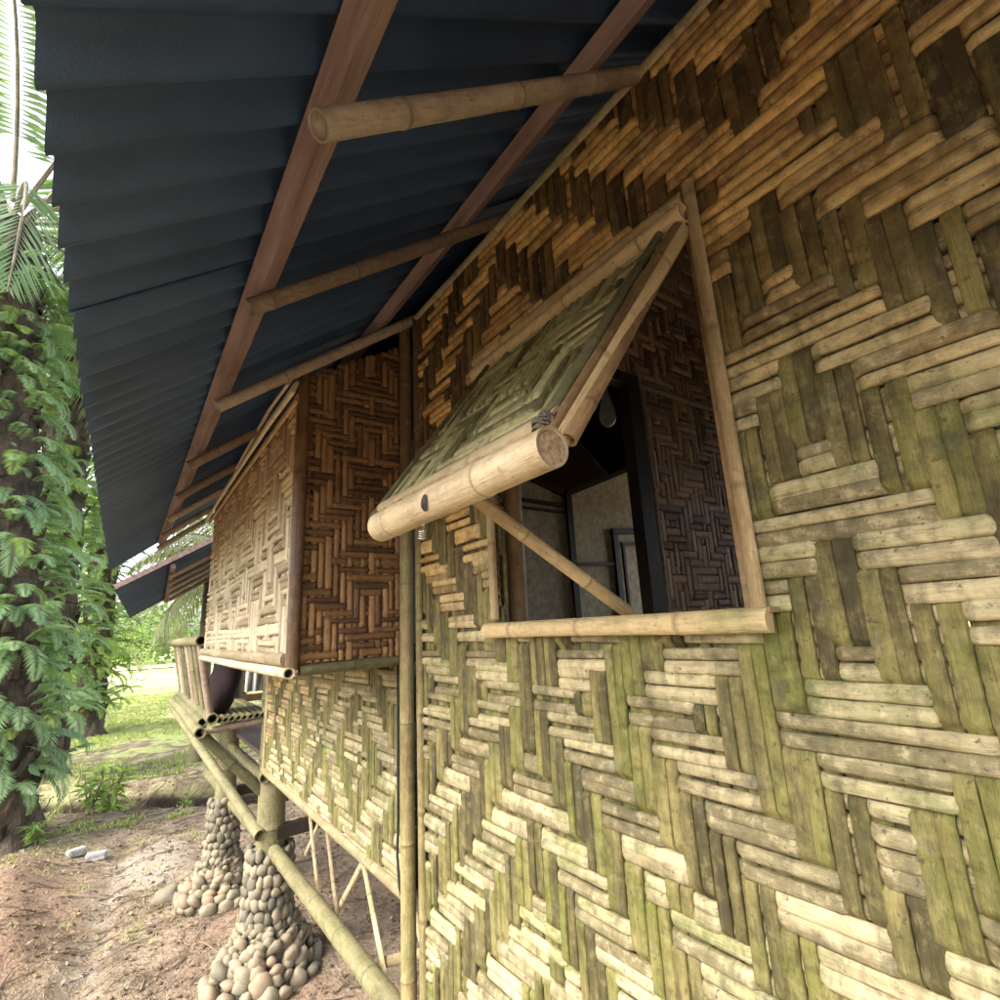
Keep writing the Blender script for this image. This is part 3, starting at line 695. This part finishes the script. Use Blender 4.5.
P('bench_brace', 'green', (.57,4.83,-.70), (1.02,4.80,-1.18), .038, .040, seed=191, inter=.4)
P('bench_brace', 'green', (.57,6.35,-.70), (1.0,6.33,-1.2), .036, seed=192, inter=.4)
for k in range(6):
    mb = MB(); z = -.72+k*.13; mb.box((2.2,7.45,z), (2.3,.02,.085)); hb(mb, 'rear_rail_board', MAT['brownpost'], False)
P('rear_post', 'brownpost', (1.9,7.42,-.95), (1.9,7.42,.3), .05, seed=195)
P('veranda_rail', 'brownpost', (1.12,4.9,-.10), (1.08,6.4,-.10), .022, seed=196)

# ---------------------------------------------------------------- loose things on the veranda
def blob(mb, c, r, seed=0, n=2, squash=None, amp=.15, fr=1.2, a=(0,0,.5,0), rot=None):
    import bmesh
    bm = bmesh.new(); bmesh.ops.create_icosphere(bm, subdivisions=n, radius=1); b0 = len(mb.v); sv = Vector((seed*3.1, seed*1.7, seed))
    for v in bm.verts:
        p = v.co.copy(); k = 1+amp*noise.noise(p*fr+sv); p = Vector((p.x*r[0], p.y*r[1], p.z*r[2]))*k
        if rot: p = rot @ p
        mb.add(Vector(c)+p, a)
    for f in bm.faces: mb.f.append(tuple(b0+v.index for v in f.verts))
    bm.free()
def cushion(c, label, seed, r):
    mb = MB(); blob(mb, (0,0,0), r, seed, 3, amp=.25, fr=1.1, rot=Matrix.Rotation(R(10), 3, 'Y'))
    mb.v = [(x+c[0], y+c[1], max(z+c[2], c[2]-r[2]*.86)) for x, y, z in mb.v]
    o = mb.build('cushion', MAT['cloth_dark'], None, (c[0], c[1], c[2]-r[2]), True); tag(o, label, 'cushion', 'dark cushions on the veranda bench')
cushion((.745,5.15,-.34), 'large dark maroon cushion leaning on the near end of the bamboo bench backrest', 1, (.115,.26,.285))
cushion((.90,6.25,-.34), 'smaller dark maroon cushion farther along the bench, beside the veranda post', 2, (.11,.20,.28))
mb = MB(); rows = []; at = []
for i in range(14):
    z = -.08-.42*i/13; rows.append([(1.11+.10*(j/11-.5)*2+.0, 5.72+.012*math.sin(j*1.9+i*.2)*(1+i*.12)+.02*math.sin(j*.8), z) for j in range(12)]); at.append([(0,0,0,0)]*12)
mb.grid(rows, at); mb.grid([[(x, y+.008, z) for x, y, z in r_] for r_ in rows], at, flip=True)
tag(mb.build('towel', MAT['cloth_white'], None, (1.11,5.72,-.5), True), 'white cloth hanging from the veranda rail behind the woven bay', 'towel')
# lamp
lamp = empty('pendant_bulb', (2.30,2.0,1.25), 'clear glass lamp bulb hanging in the dark room behind the doorway', 'lamp')
gm, t_, b_, o_ = new_mat('bulb_glass'); b_.inputs['Base Color'].default_value = (.8,.85,.85,1); b_.inputs['Roughness'].default_value = .08; b_.inputs['Transmission Weight'].default_value = .6; b_.inputs['IOR'].default_value = 1.45
prof = [(0,-.10),(.02,-.097),(.04,-.08),(.052,-.05),(.052,-.01),(.043,.03),(.03,.08),(.022,.12),(.022,.14)]
mb = MB(); rows = [[(2.30+r_*math.cos(a*math.pi/10), 2.0+r_*math.sin(a*math.pi/10), 1.25+z) for a in range(20)] for r_, z in prof]
mb.grid(rows, [[(0,0,0,0)]*20]*len(rows), closed=True); mb.build('glass', gm, lamp, (2.30,2.0,1.25), True)
mb = MB(); wire(mb, [(2.30,2.0,1.39),(2.30,2.0,1.47)], .026, 12); mb.build('socket', MAT['rubber'], lamp, (2.30,2.0,1.25), True)
mb = MB(); wire(mb, [(2.30,2.0,1.46),(2.302,2.0,1.8),(2.30,2.0,2.48)], .005); mb.build('flex', MAT['rubber'], lamp, (2.30,2.0,1.25), True)
# cable on the wall below the bay
mb = MB(); pts = [(.968,2.14,-.14),(.965,2.13,.0-.3),(.962,2.125,-.5),(.960,2.12,-.72),(.958,2.125,-.85),(.955,2.10,-.95),(.955,2.045,-1.03)]
fine_ = []
for i in range(len(pts)-1):
    for k in range(5): fine_.append(Vector(pts[i]).lerp(Vector(pts[i+1]), k/5))
wire(mb, fine_+[Vector(pts[-1])], .0055)
tag(mb.build('cable', MAT['rubber'], None, (.96,2.1,-1.03), True), 'thin black cable hanging down the woven panel beside the corner post', 'cable')

# ---------------------------------------------------------------- stone piers
def pier(x, y, ztop, r0, seed, label, skirt=.55, shaft=1.0):
    rng = random.Random(seed); gz = ground_z(x, y); o = (x, y, gz)
    e = empty('stone_pier', o, label, 'stone pier', 'cobbled piers under the house posts')
    H = ztop-gz; SK = .34
    def rad(z):           # z above ground
        if z > SK: return r0*(1+.10*(1-(z-SK)/(H-SK)))
        f = 1-z/SK; return r0*1.12+(skirt-r0*1.12)*f**1.35
    mb = MB(); rows = []
    for i in range(15):
        z = -.1+(H+.1)*i/14; rows.append([(x+math.cos(a*math.pi/12)*(rad(max(0,z))-.025), y+math.sin(a*math.pi/12)*(rad(max(0,z))-.025), gz+z) for a in range(24)])
    rows.append([(x, y, gz+H)]*24)
    mb.grid(rows, [[(0,0,0,0)]*24]*16, closed=True); mb.build('mortar_core', MAT['mortar'], e, o, True)
    mb = MB(); z = SK
    while z < H-.01:
        h = rng.uniform(.060,.085); n = max(8, int(2*math.pi*rad(z)/.060)); ph = rng.random()
        for j in range(n):
            a = 2*math.pi*(j+ph)/n+rng.uniform(-.06,.06); rr = rad(z)-.012; zz = z+rng.uniform(-.018,.018)
            rot = Matrix.Rotation(a, 3, 'Z') @ Matrix.Rotation(rng.uniform(-.35,.35), 3, 'X')
            blob(mb, (x+math.cos(a)*rr, y+math.sin(a)*rr, gz+zz), (.030, .037*rng.uniform(.8,1.2), h*.62*rng.uniform(.85,1.25)), rng.random()*50, 2, amp=.35, fr=1.3, a=(0,0,rng.random()*.6,0), rot=rot)
        z += h
    mb.build('cobbles', MAT['stone'], e, o, True)
    mb = MB(); z = .0
    while z < SK:
        sz = .056*(1-z/SK)+.038; n = max(9, int(2*math.pi*rad(z)/(sz*1.35))); ph = rng.random()
        for j in range(n):
            a = 2*math.pi*(j+ph)/n+rng.uniform(-.1,.1); rr = rad(z)-.01+rng.uniform(-.02,.03)
            rot = Matrix.Rotation(a, 3, 'Z') @ Matrix.Rotation(rng.uniform(.3,.9), 3, 'Y') @ Matrix.Rotation(rng.uniform(-.8,.8), 3, 'X')
            s_ = sz*rng.uniform(.6,1.3)
            blob(mb, (x+math.cos(a)*rr, y+math.sin(a)*rr, gz+z+sz*.2), (s_*.55, s_*.78, s_*rng.uniform(.7,1.0)), rng.random()*50, 2, amp=.4, fr=1.2, a=(0,0,rng.uniform(.2,1),0), rot=rot)
        z += sz*.62
    mb.build('base_stones', MAT['stone'], e, o, True)
pier(1.10, 4.80, -1.585, .165, 5, 'nearer cobbled stone pier, its wide footing cut by the bottom of the picture', .37)
pier(1.00, 6.38, -1.545, .140, 9, 'farther cobbled stone pier, beyond the first and seen to its left', .34)
mb = MB(); gzz = ground_z(.52, 6.75); blob(mb, (.62,6.72,gzz+.03), (.13,.11,.10), 4, 3, amp=.4, a=(0,0,.25,0)); blob(mb, (.74,6.60,gzz+.03), (.09,.08,.08), 6, 3, amp=.4, a=(0,0,.9,0))
tag(mb.build('boulder', MAT['stone'], None, (.5,6.75,gzz), True), 'grey green boulder with a tan stone lying left of the farther pier', 'boulder')
for k, (x, y, rz, s_) in enumerate(((-.20,8.62,.5,1.0), (-.01,8.40,-.15,1.1))):
    gz = ground_z(x, y); e = MB(); Rz = Matrix.Rotation(rz, 3, 'Z')
    import bmesh
    bm = bmesh.new(); bmesh.ops.create_cube(bm, size=1)
    for v in bm.verts: v.co = Vector((v.co.x*.19*s_, v.co.y*.11, v.co.z*.08))
    bmesh.ops.bevel(bm, geom=bm.edges[:], offset=.012, segments=2, affect='EDGES'); bmesh.ops.subdivide_edges(bm, edges=bm.edges[:], cuts=2)
    bm.verts.ensure_lookup_table()
    for v in bm.verts: e.add(Rz @ (v.co*(1+.12*noise.noise(v.co*16+Vector((k*3,0,0)))))+Vector((x, y, gz+.045)), (0,0,.5,0))
    for f in bm.faces: e.f.append(tuple(v.index for v in f.verts))
    bm.free()
    tag(e.build('concrete_block', MAT['concrete'], None, (x, y, gz), False), ['left one of two pale concrete blocks lying on the bare earth', 'right one of two pale concrete blocks lying on the bare earth'][k], 'concrete block', 'pair of blocks on the ground')

# ---------------------------------------------------------------- plants
def quad_leaf(mb, p, d, side, L, W, rd, droop=0.0, fold=0.0):
    d = d.normalized(); side = side.normalized(); up = side.cross(d)
    a = mb.add(p, (0,0,rd,0)); m1 = p+d*L*.42+Vector((0,0,-droop*L*.25))
    b = mb.add(m1+side*W/2-up*fold*W, (.5,1,rd,0)); c = mb.add(p+d*L+Vector((0,0,-droop*L)), (1,0,rd,0)); e = mb.add(m1-side*W/2-up*fold*W, (.5,-1,rd,0))
    mb.f.append((a, b, c, e))
def frond(ml, ms, base, az, elev, L, droop, n, ll, lw, rng, rdb=.5, sth=.006, petiole=.12, twist=0.0, hang=.25):
    """an arching pinnate frond: midrib as a thin tube, leaflets as separate blades either side"""
    p = Vector(base); h = Vector((math.cos(az), math.sin(az), 0)); side0 = Vector((-h.y, h.x, 0)); e = elev; pts = [p.copy()]; N_ = n; step = L/N_
    for i in range(N_):
        f = i/N_; e -= droop/N_*(.5+1.2*f)
        d = h*math.cos(e)+Vector((0,0,1))*math.sin(e); p = p+d*step; pts.append(p.copy())
        if f > petiole:
            g = (f-petiole)/(1-petiole); prof = math.sin(math.pi*min(1, (g*.92+.10)))**.6
            for s_ in (-1, 1):
                sd_ = (side0*math.cos(twist)+d.cross(side0)*math.sin(twist))*s_
                ld = sd_*1.0+d*(.45+.5*g)+Vector((rng.uniform(-.12,.12), rng.uniform(-.12,.12), rng.uniform(-.15,.1)-hang))
                quad_leaf(ml, p, ld, d, ll*prof*rng.uniform(.85,1.1), lw, min(1, max(0, rdb+rng.uniform(-.2,.2))), droop=hang*.8)
    if ms is not None:
        k = max(1, N_//8); wire_taper(ms, pts[::k]+[pts[-1]], sth)
def wire_taper(mb, pts, th, n=4):
    rows = []
    for i, p in enumerate(pts):
        d = (pts[min(i+1, len(pts)-1)]-pts[max(i-1, 0)]).normalized(); x, y = frame_of(d); r = th*(1-.8*i/len(pts))
        rows.append([p+(x*math.cos(2*math.pi*j/n)+y*math.sin(2*math.pi*j/n))*r for j in range(n)])
    mb.grid(rows, [[(0,0,.5,0)]*n]*len(rows), closed=True)
def vine_leaf(mb, p, az, L, rng, rd):
    h = Vector((math.cos(az), math.sin(az), 0)); e = rng.uniform(-1.1, .1); d = h*math.cos(e)+Vector((0,0,math.sin(e))); s_ = Vector((-h.y, h.x, rng.uniform(-.3,.3))).normalized()
    W = L*rng.uniform(.5,.7); up = s_.cross(d)
    P_ = [(0,0),(.12,.42),(.45,.5),(.8,.25),(1,0),(.8,-.25),(.45,-.5),(.12,-.42)]
    c = mb.add(p+d*L*.45+up*0, (0,0,rd,0)); ids = [mb.add(p+d*L*x+s_*W*y_+up*(abs(y_)*L*.12), (0,0,rd,0)) for x, y_ in P_]
    for i in range(8): mb.f.append((c, ids[i], ids[(i+1) % 8]))
def palm_tree(x, y, H, r, lean, seed, label, fern_n, fern_L, z0f, z1f, vine_n, crown_L=3.6, crown_n=22, fern='fern', group='fern-clad palms in a row', crown_mat='palmleaf', dens=40, lightfrac=.0, trunk_vis=True):
    rng = random.Random(seed); gz = ground_z(x, y)-.05; o = (x, y, gz); root = empty('palm_tree', o, label, 'palm tree', group)
    def ctr(z): f = z/H; return Vector((x+lean[0]*f**1.1, y+lean[1]*f, gz+z))
    mb = MB(); rows = []; at = []; n = 26; k = int(H/.09)
    for i in range(k+1):
        z = H*i/k; c = ctr(z); rr = r*(1+.5*math.exp(-z/.25)); row = []
        for j in range(n):
            a = 2*math.pi*j/n; q = rr*(1+.28*noise.noise(Vector((math.cos(a)*1.9, math.sin(a)*1.9, z*2.6+seed)))+.12*noise.noise(Vector((math.cos(a)*6, math.sin(a)*6, z*7+seed))))
            row.append(c+Vector((math.cos(a)*q, math.sin(a)*q, 0)))
        rows.append(row); at.append([(z, 0, .5, 0)]*n)
    mb.grid(rows, at, closed=True)
    # old leaf bases
    z = .15; ga = 0
    while z < H:
        ga += 2.4; c = ctr(z); h = Vector((math.cos(ga), math.sin(ga), 0)); s_ = Vector((-h.y, h.x, 0)); p = c+h*r*.85
        L = rng.uniform(.10,.24); W = rng.uniform(.07,.12); tip = p+h*L*.55+Vector((0,0,L)); b0 = len(mb.v)
        for q in (p-s_*W, p+s_*W, p+s_*W*.6+h*.08+Vector((0,0,-.05)), p-s_*W*.6+h*.08+Vector((0,0,-.05)), tip-s_*W*.4, tip+s_*W*.4, tip+h*.03): mb.add(q, (z,0,.5,0))
        for f in ((0,4,5,1),(3,2,6),(0,3,6,4),(1,5,6,2),(4,6,5)): mb.f.append(tuple(b0+i for i in f))
        z += rng.uniform(.03,.06)
    mb.build('trunk', MAT['bark'], root, o, False)
    ml, ms = MB(), MB(); ml2 = MB()
    for q in range(fern_n):
        z = rng.uniform(z0f, z1f); a = rng.uniform(0, 2*math.pi); c = ctr(z)+Vector((math.cos(a), math.sin(a), 0))*r*.9
        L = fern_L*rng.uniform(.55,1.15)
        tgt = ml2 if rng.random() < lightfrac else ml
        frond(tgt, ms, c, a+rng.uniform(-.5,.5), rng.uniform(-.1,.9), L, rng.uniform(1.0,2.2), dens, L*.20, L*.030, rng, rng.uniform(.2,.75), .005, hang=.2)
    for q in range(vine_n):
        z = rng.uniform(z0f, z1f); a = rng.uniform(0, 2*math.pi); c = ctr(z)+Vector((math.cos(a), math.sin(a), 0))*r*rng.uniform(.95,1.4)
        vine_leaf(ml if rng.random() > lightfrac else ml2, c, a+rng.uniform(-.6,.6), rng.uniform(.10,.24), rng, rng.random())
    if fern_n:
        tag(ml.build('fern_cover', MAT[fern], root, o), kind='stuff')
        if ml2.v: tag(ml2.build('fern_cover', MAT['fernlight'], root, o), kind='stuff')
        tag(ms.build('fern_stems', MAT['petiole'], root, o), kind='stuff')
    ml, ms = MB(), MB(); top = ctr(H)
    for q in range(crown_n):
        a = q*2.4+rng.uniform(-.2,.2); e = 1.25-1.5*q/crown_n
        frond(ml, ms, top+Vector((math.cos(a), math.sin(a), 0))*r*.6+Vector((0,0,.3-.4*q/crown_n)), a, e, crown_L*rng.uniform(.85,1.1), rng.uniform(1.2,1.9), 70, crown_L*.2, crown_L*.016, rng, rng.uniform(.2,.8), .035, petiole=.2, hang=.45)
    cr = ml.build('crown', MAT[crown_mat], root, o); ms.build('frond_stems', MAT['petiole'], root, o)
    return root
palm_tree(-1.02, 9.8, 9.0, .33, (-1.05, .1), 3, 'nearest palm at the left edge, trunk thickly hung with ferns and vines', 620, .80, .7, 8.4, 110, 4.2, 26, lightfrac=.12)
palm_tree(-.98, 13.2, 9.4, .34, (-.55, .3), 7, 'second palm of the row, dark trunk bare at its foot and long ferns above', 380, .95, 1.1, 9.0, 90, 4.0, 22, lightfrac=.3)
palm_tree(-.55, 19.5, 9.5, .34, (-.3, .2), 12, 'third and slimmest palm of the row, wrapped in yellow green creepers', 240, 1.0, .7, 9.0, 1200, 4.0, 20, fern='fernlight', lightfrac=.8)
palm_tree(3.5, 21.5, 5.0, .30, (.1, 0), 21, 'palm with pale drooping fronds half hidden behind the woven bay', 0, 1, 0, 1, 0, 4.3, 40, crown_mat='palmpale', group='background palms')
palm_tree(6.2, 27.0, 6.2, .30, (.1, 0), 22, 'palm behind the veranda roof, farther off than the pale one', 0, 1, 0, 1, 0, 4.6, 34, group='background palms')
palm_tree(-5.2, 24.0, 8.5, .34, (-.3, .2), 25, 'palm behind the first one, out in the left of the field', 90, 1.0, .7, 8.0, 300, 4.0, 22, group='background palms', lightfrac=.4)
palm_tree(-3.2, 33.0, 8.5, .34, (-.1, .2), 26, 'farthest palm of the row, small beyond the third one', 80, 1.0, .7, 8.0, 300, 4.0, 22, group='background palms', lightfrac=.6)
palm_tree(-6.8, 15.0, 9.0, .34, (-.3, .2), 27, 'palm standing apart at far left of the first', 90, 1.0, .7, 8.0, 200, 4.2, 22, group='background palms', lightfrac=.3)

# far wood: one mass of leaf clumps
def wood():
    rng = random.Random(77); mb = MB()
    for q in range(150):
        a = rng.uniform(-60, 75); y = rng.uniform(74, 100)-.002*a*a; h = rng.uniform(4, 11); w_ = rng.uniform(2.5, 5)
        cz = GZ+h*.55; hue = rng.random()*.7
        for k in range(260):
            d = Vector((rng.gauss(0,1), rng.gauss(0,1), rng.gauss(0,1))).normalized()*rng.uniform(.75,1.05)
            p = Vector((a+d.x*w_, y+d.y*w_*.8, cz+d.z*h*.55)); 
            if p.z < GZ: continue
            s_ = rng.uniform(.35,.8); u = Vector((rng.uniform(-1,1), rng.uniform(-1,1), rng.uniform(-.6,.6))); v_ = u.cross(Vector((rng.uniform(-1,1), rng.uniform(-1,1), 1)))
            quad_leaf(mb, p, u, v_, s_, s_*.7, min(1, hue+rng.random()*.3))
    tag(mb.build('far_wood', MAT['woodfar']), 'hazy line of pale green trees beyond the far field', 'trees', kind='stuff')
wood()
def bush(x, y, r, h, seed, label):
    rng = random.Random(seed); gz = ground_z(x, y); mb = MB(); ms = MB()
    e = empty('bush', (x, y, gz), label, 'bush', 'bushes along the field')
    for k in range(7):
        a = rng.uniform(0, 6.28); wire_taper(ms, [Vector((x, y, gz)), Vector((x+math.cos(a)*r*.3, y+math.sin(a)*r*.3, gz+h*.5)), Vector((x+math.cos(a)*r*.6, y+math.sin(a)*r*.6, gz+h*.85))], .04)
    cl = [Vector((rng.gauss(0,.5)*r, rng.gauss(0,.5)*r, rng.uniform(.15,.9)*h)) for _ in range(26)]
    for k in range(2600):
        c = rng.choice(cl); p = Vector((x, y, gz))+c+Vector((rng.gauss(0,.16)*r, rng.gauss(0,.16)*r, rng.gauss(0,.10)*h))
        if p.z < gz: continue
        s_ = rng.uniform(.10,.22); u = Vector((rng.uniform(-1,1), rng.uniform(-1,1), rng.uniform(-.8,.5))); quad_leaf(mb, p, u, u.cross(Vector((rng.uniform(-.4,.4), rng.uniform(-.4,.4), 1))), s_, s_*.55, rng.random())
    mb.build('foliage', MAT['fernlight'], e, (x, y, gz)); ms.build('stems', MAT['petiole'], e, (x, y, gz))
bush(-2.6, 21, 1.3, 2.6, 1, 'sunlit bush between the first and second palms')
bush(-1.9, 36, 2.2, 4.0, 2, 'tall pale bush beyond the third palm')
bush(1.5, 58, 3.0, 5.0, 3, 'rounded bush by the far road, in the gap left of the house')
bush(-5.5, 30, 2.0, 3.5, 4, 'broad bush left of the row, out in the field')

def sapling(x, y, h, n, seed, label, L=.22):
    rng = random.Random(seed); gz = ground_z(x, y)-.01; e = empty('young_plant', (x, y, gz), label, 'plant', 'young plants by the ditch'); ml, ms = MB(), MB()
    for s_ in range(n):
        a = rng.uniform(0, 6.28); ln = rng.uniform(.1,.35)*h; pts = [Vector((x, y, gz)), Vector((x+math.cos(a)*ln*.4, y+math.sin(a)*ln*.4, gz+h*.5*rng.uniform(.8,1))), Vector((x+math.cos(a)*ln, y+math.sin(a)*ln, gz+h*rng.uniform(.75,1.05)))]
        wire_taper(ms, pts, .012)
        for k in range(12):
            f = rng.uniform(.25,1); p = pts[0].lerp(pts[1], f*2) if f < .5 else pts[1].lerp(pts[2], f*2-1); b = rng.uniform(0,6.28); el_ = rng.uniform(-.3,.8)
            d = Vector((math.cos(b)*math.cos(el_), math.sin(b)*math.cos(el_), math.sin(el_))); quad_leaf(ml, p, d, d.cross(Vector((0,0,1))), L*rng.uniform(.7,1.2), L*.28, rng.random(), droop=.35)
    ml.build('leaves', MAT['fernlight'], e, (x, y, gz)); ms.build('stem', MAT['petiole'], e, (x, y, gz))
sapling(.05, 11.0, 1.15, 9, 1, 'tallest young leafy plant, growing at the near edge of the ditch', .30)
sapling(-.16, 10.6, .55, 6, 2, 'low leafy plant at the foot of the tall young one')
sapling(1.12, 10.6, .34, 5, 3, 'small bright green seedling in the ditch left of the farther pier', .16)
sapling(1.62, 10.3, .40, 5, 4, 'bright green seedling in the ditch, partly behind the farther pier', .16)
sapling(-.62, 9.3, .30, 5, 5, 'small weed at the foot of the nearest palm', .16)

# grass and litter
def scatter_grass():
    rng = random.Random(5); mb = MB()
    for k in range(24000):
        y = 9.5+22*rng.random()**1.5; x = rng.uniform(-3.2, 3.6+.05*y)
        d = (-.08 if y > 11.5 else -.32)+noise.noise(Vector((x*.7*S, y*.7*S, .3)))+noise.noise(Vector((x*2.5, y*2.5, 4)))*.5
        if d < .02-(y-12)*.03: continue
        if -1.1 < x < 3.2 and abs(trench_d(x, y)) < .62: continue
        z = ground_z(x, y)-.004
        for q in range(3):
            a = rng.uniform(0,6.28); L = rng.uniform(.03,.085)*(1+y*.012); dd = Vector((math.cos(a)*.6, math.sin(a)*.6, 1)); quad_leaf(mb, Vector((x+rng.uniform(-.03,.03), y+rng.uniform(-.03,.03), z)), dd, Vector((-math.sin(a), math.cos(a), 0)), L, .012+.0006*y, rng.random())
    for k in range(900):
        y = rng.uniform(4.4, 10); x = rng.uniform(-.9, 1.4)
        if noise.noise(Vector((x*1.3, y*1.3, 7))) < .12: continue
        z = ground_z(x, y)-.004
        for q in range(4):
            a = rng.uniform(0,6.28); L = rng.uniform(.02,.06); quad_leaf(mb, Vector((x+rng.uniform(-.03,.03), y+rng.uniform(-.03,.03), z)), Vector((math.cos(a)*.6, math.sin(a)*.6, 1)), Vector((-math.sin(a), math.cos(a), 0)), L, .008, rng.random())
    tag(mb.build('grass', MAT['grassblade']), 'short sunlit grass in patches over the field', 'grass', kind='stuff')
scatter_grass()
def scatter_litter():
    rng = random.Random(6); mb = MB()
    for k in range(9500):
        y = 3.6+11*rng.random()**1.3; x = rng.uniform(-1.4, 3.0)
        if noise.noise(Vector((x*1.1, y*1.1, 2))) < rng.uniform(-.7,.15): continue
        z = ground_z(x, y)+.006; a = rng.uniform(0,6.28); L = rng.uniform(.015,.06)
        u = Vector((math.cos(a), math.sin(a), rng.uniform(-.2,.45))); quad_leaf(mb, Vector((x, y, z)), u, Vector((-math.sin(a), math.cos(a), rng.uniform(-.3,.3))), L, L*rng.uniform(.25,.6), rng.random(), fold=.2)
    for k in range(700):
        y = 4+9.5*rng.random()**1.2; x = rng.uniform(-1.3, 2.2); a = rng.uniform(0,6.28); L = rng.uniform(.08,.42); z = ground_z(x, y)
        p = Vector((x, y, z+.01)); pts = [p]
        for i in range(4):
            a += rng.uniform(-.35,.35); nx = pts[-1]+Vector((math.cos(a), math.sin(a), 0))*L/4; nx.z = ground_z(nx.x, nx.y)+.008+rng.uniform(0,.015); pts.append(nx)
        b0 = len(mb.v); wire_taper(mb, pts, rng.uniform(.003,.008)); rd = rng.random()
        mb.a[b0:] = [(0,0,rd,0)]*(len(mb.v)-b0)
    for k in range(2600):     # clods and pebbles
        y = 3.8+9*rng.random()**1.2; x = rng.uniform(-1.3, 2.6)
        if noise.noise(Vector((x*.9, y*.9, 12))) < rng.uniform(-.4,.3): continue
        s_ = rng.uniform(.006,.022); blob(mb, (x, y, ground_z(x, y)+s_*.3), (s_, s_*rng.uniform(.7,1.2), s_*.7), rng.random()*40, 1, amp=.4, a=(0,0,rng.random(),0))
    tag(mb.build('ground_litter', MAT['litter']), 'dry leaves, twigs and crumbs of earth scattered over the bare ground', 'litter', kind='stuff')
scatter_litter()
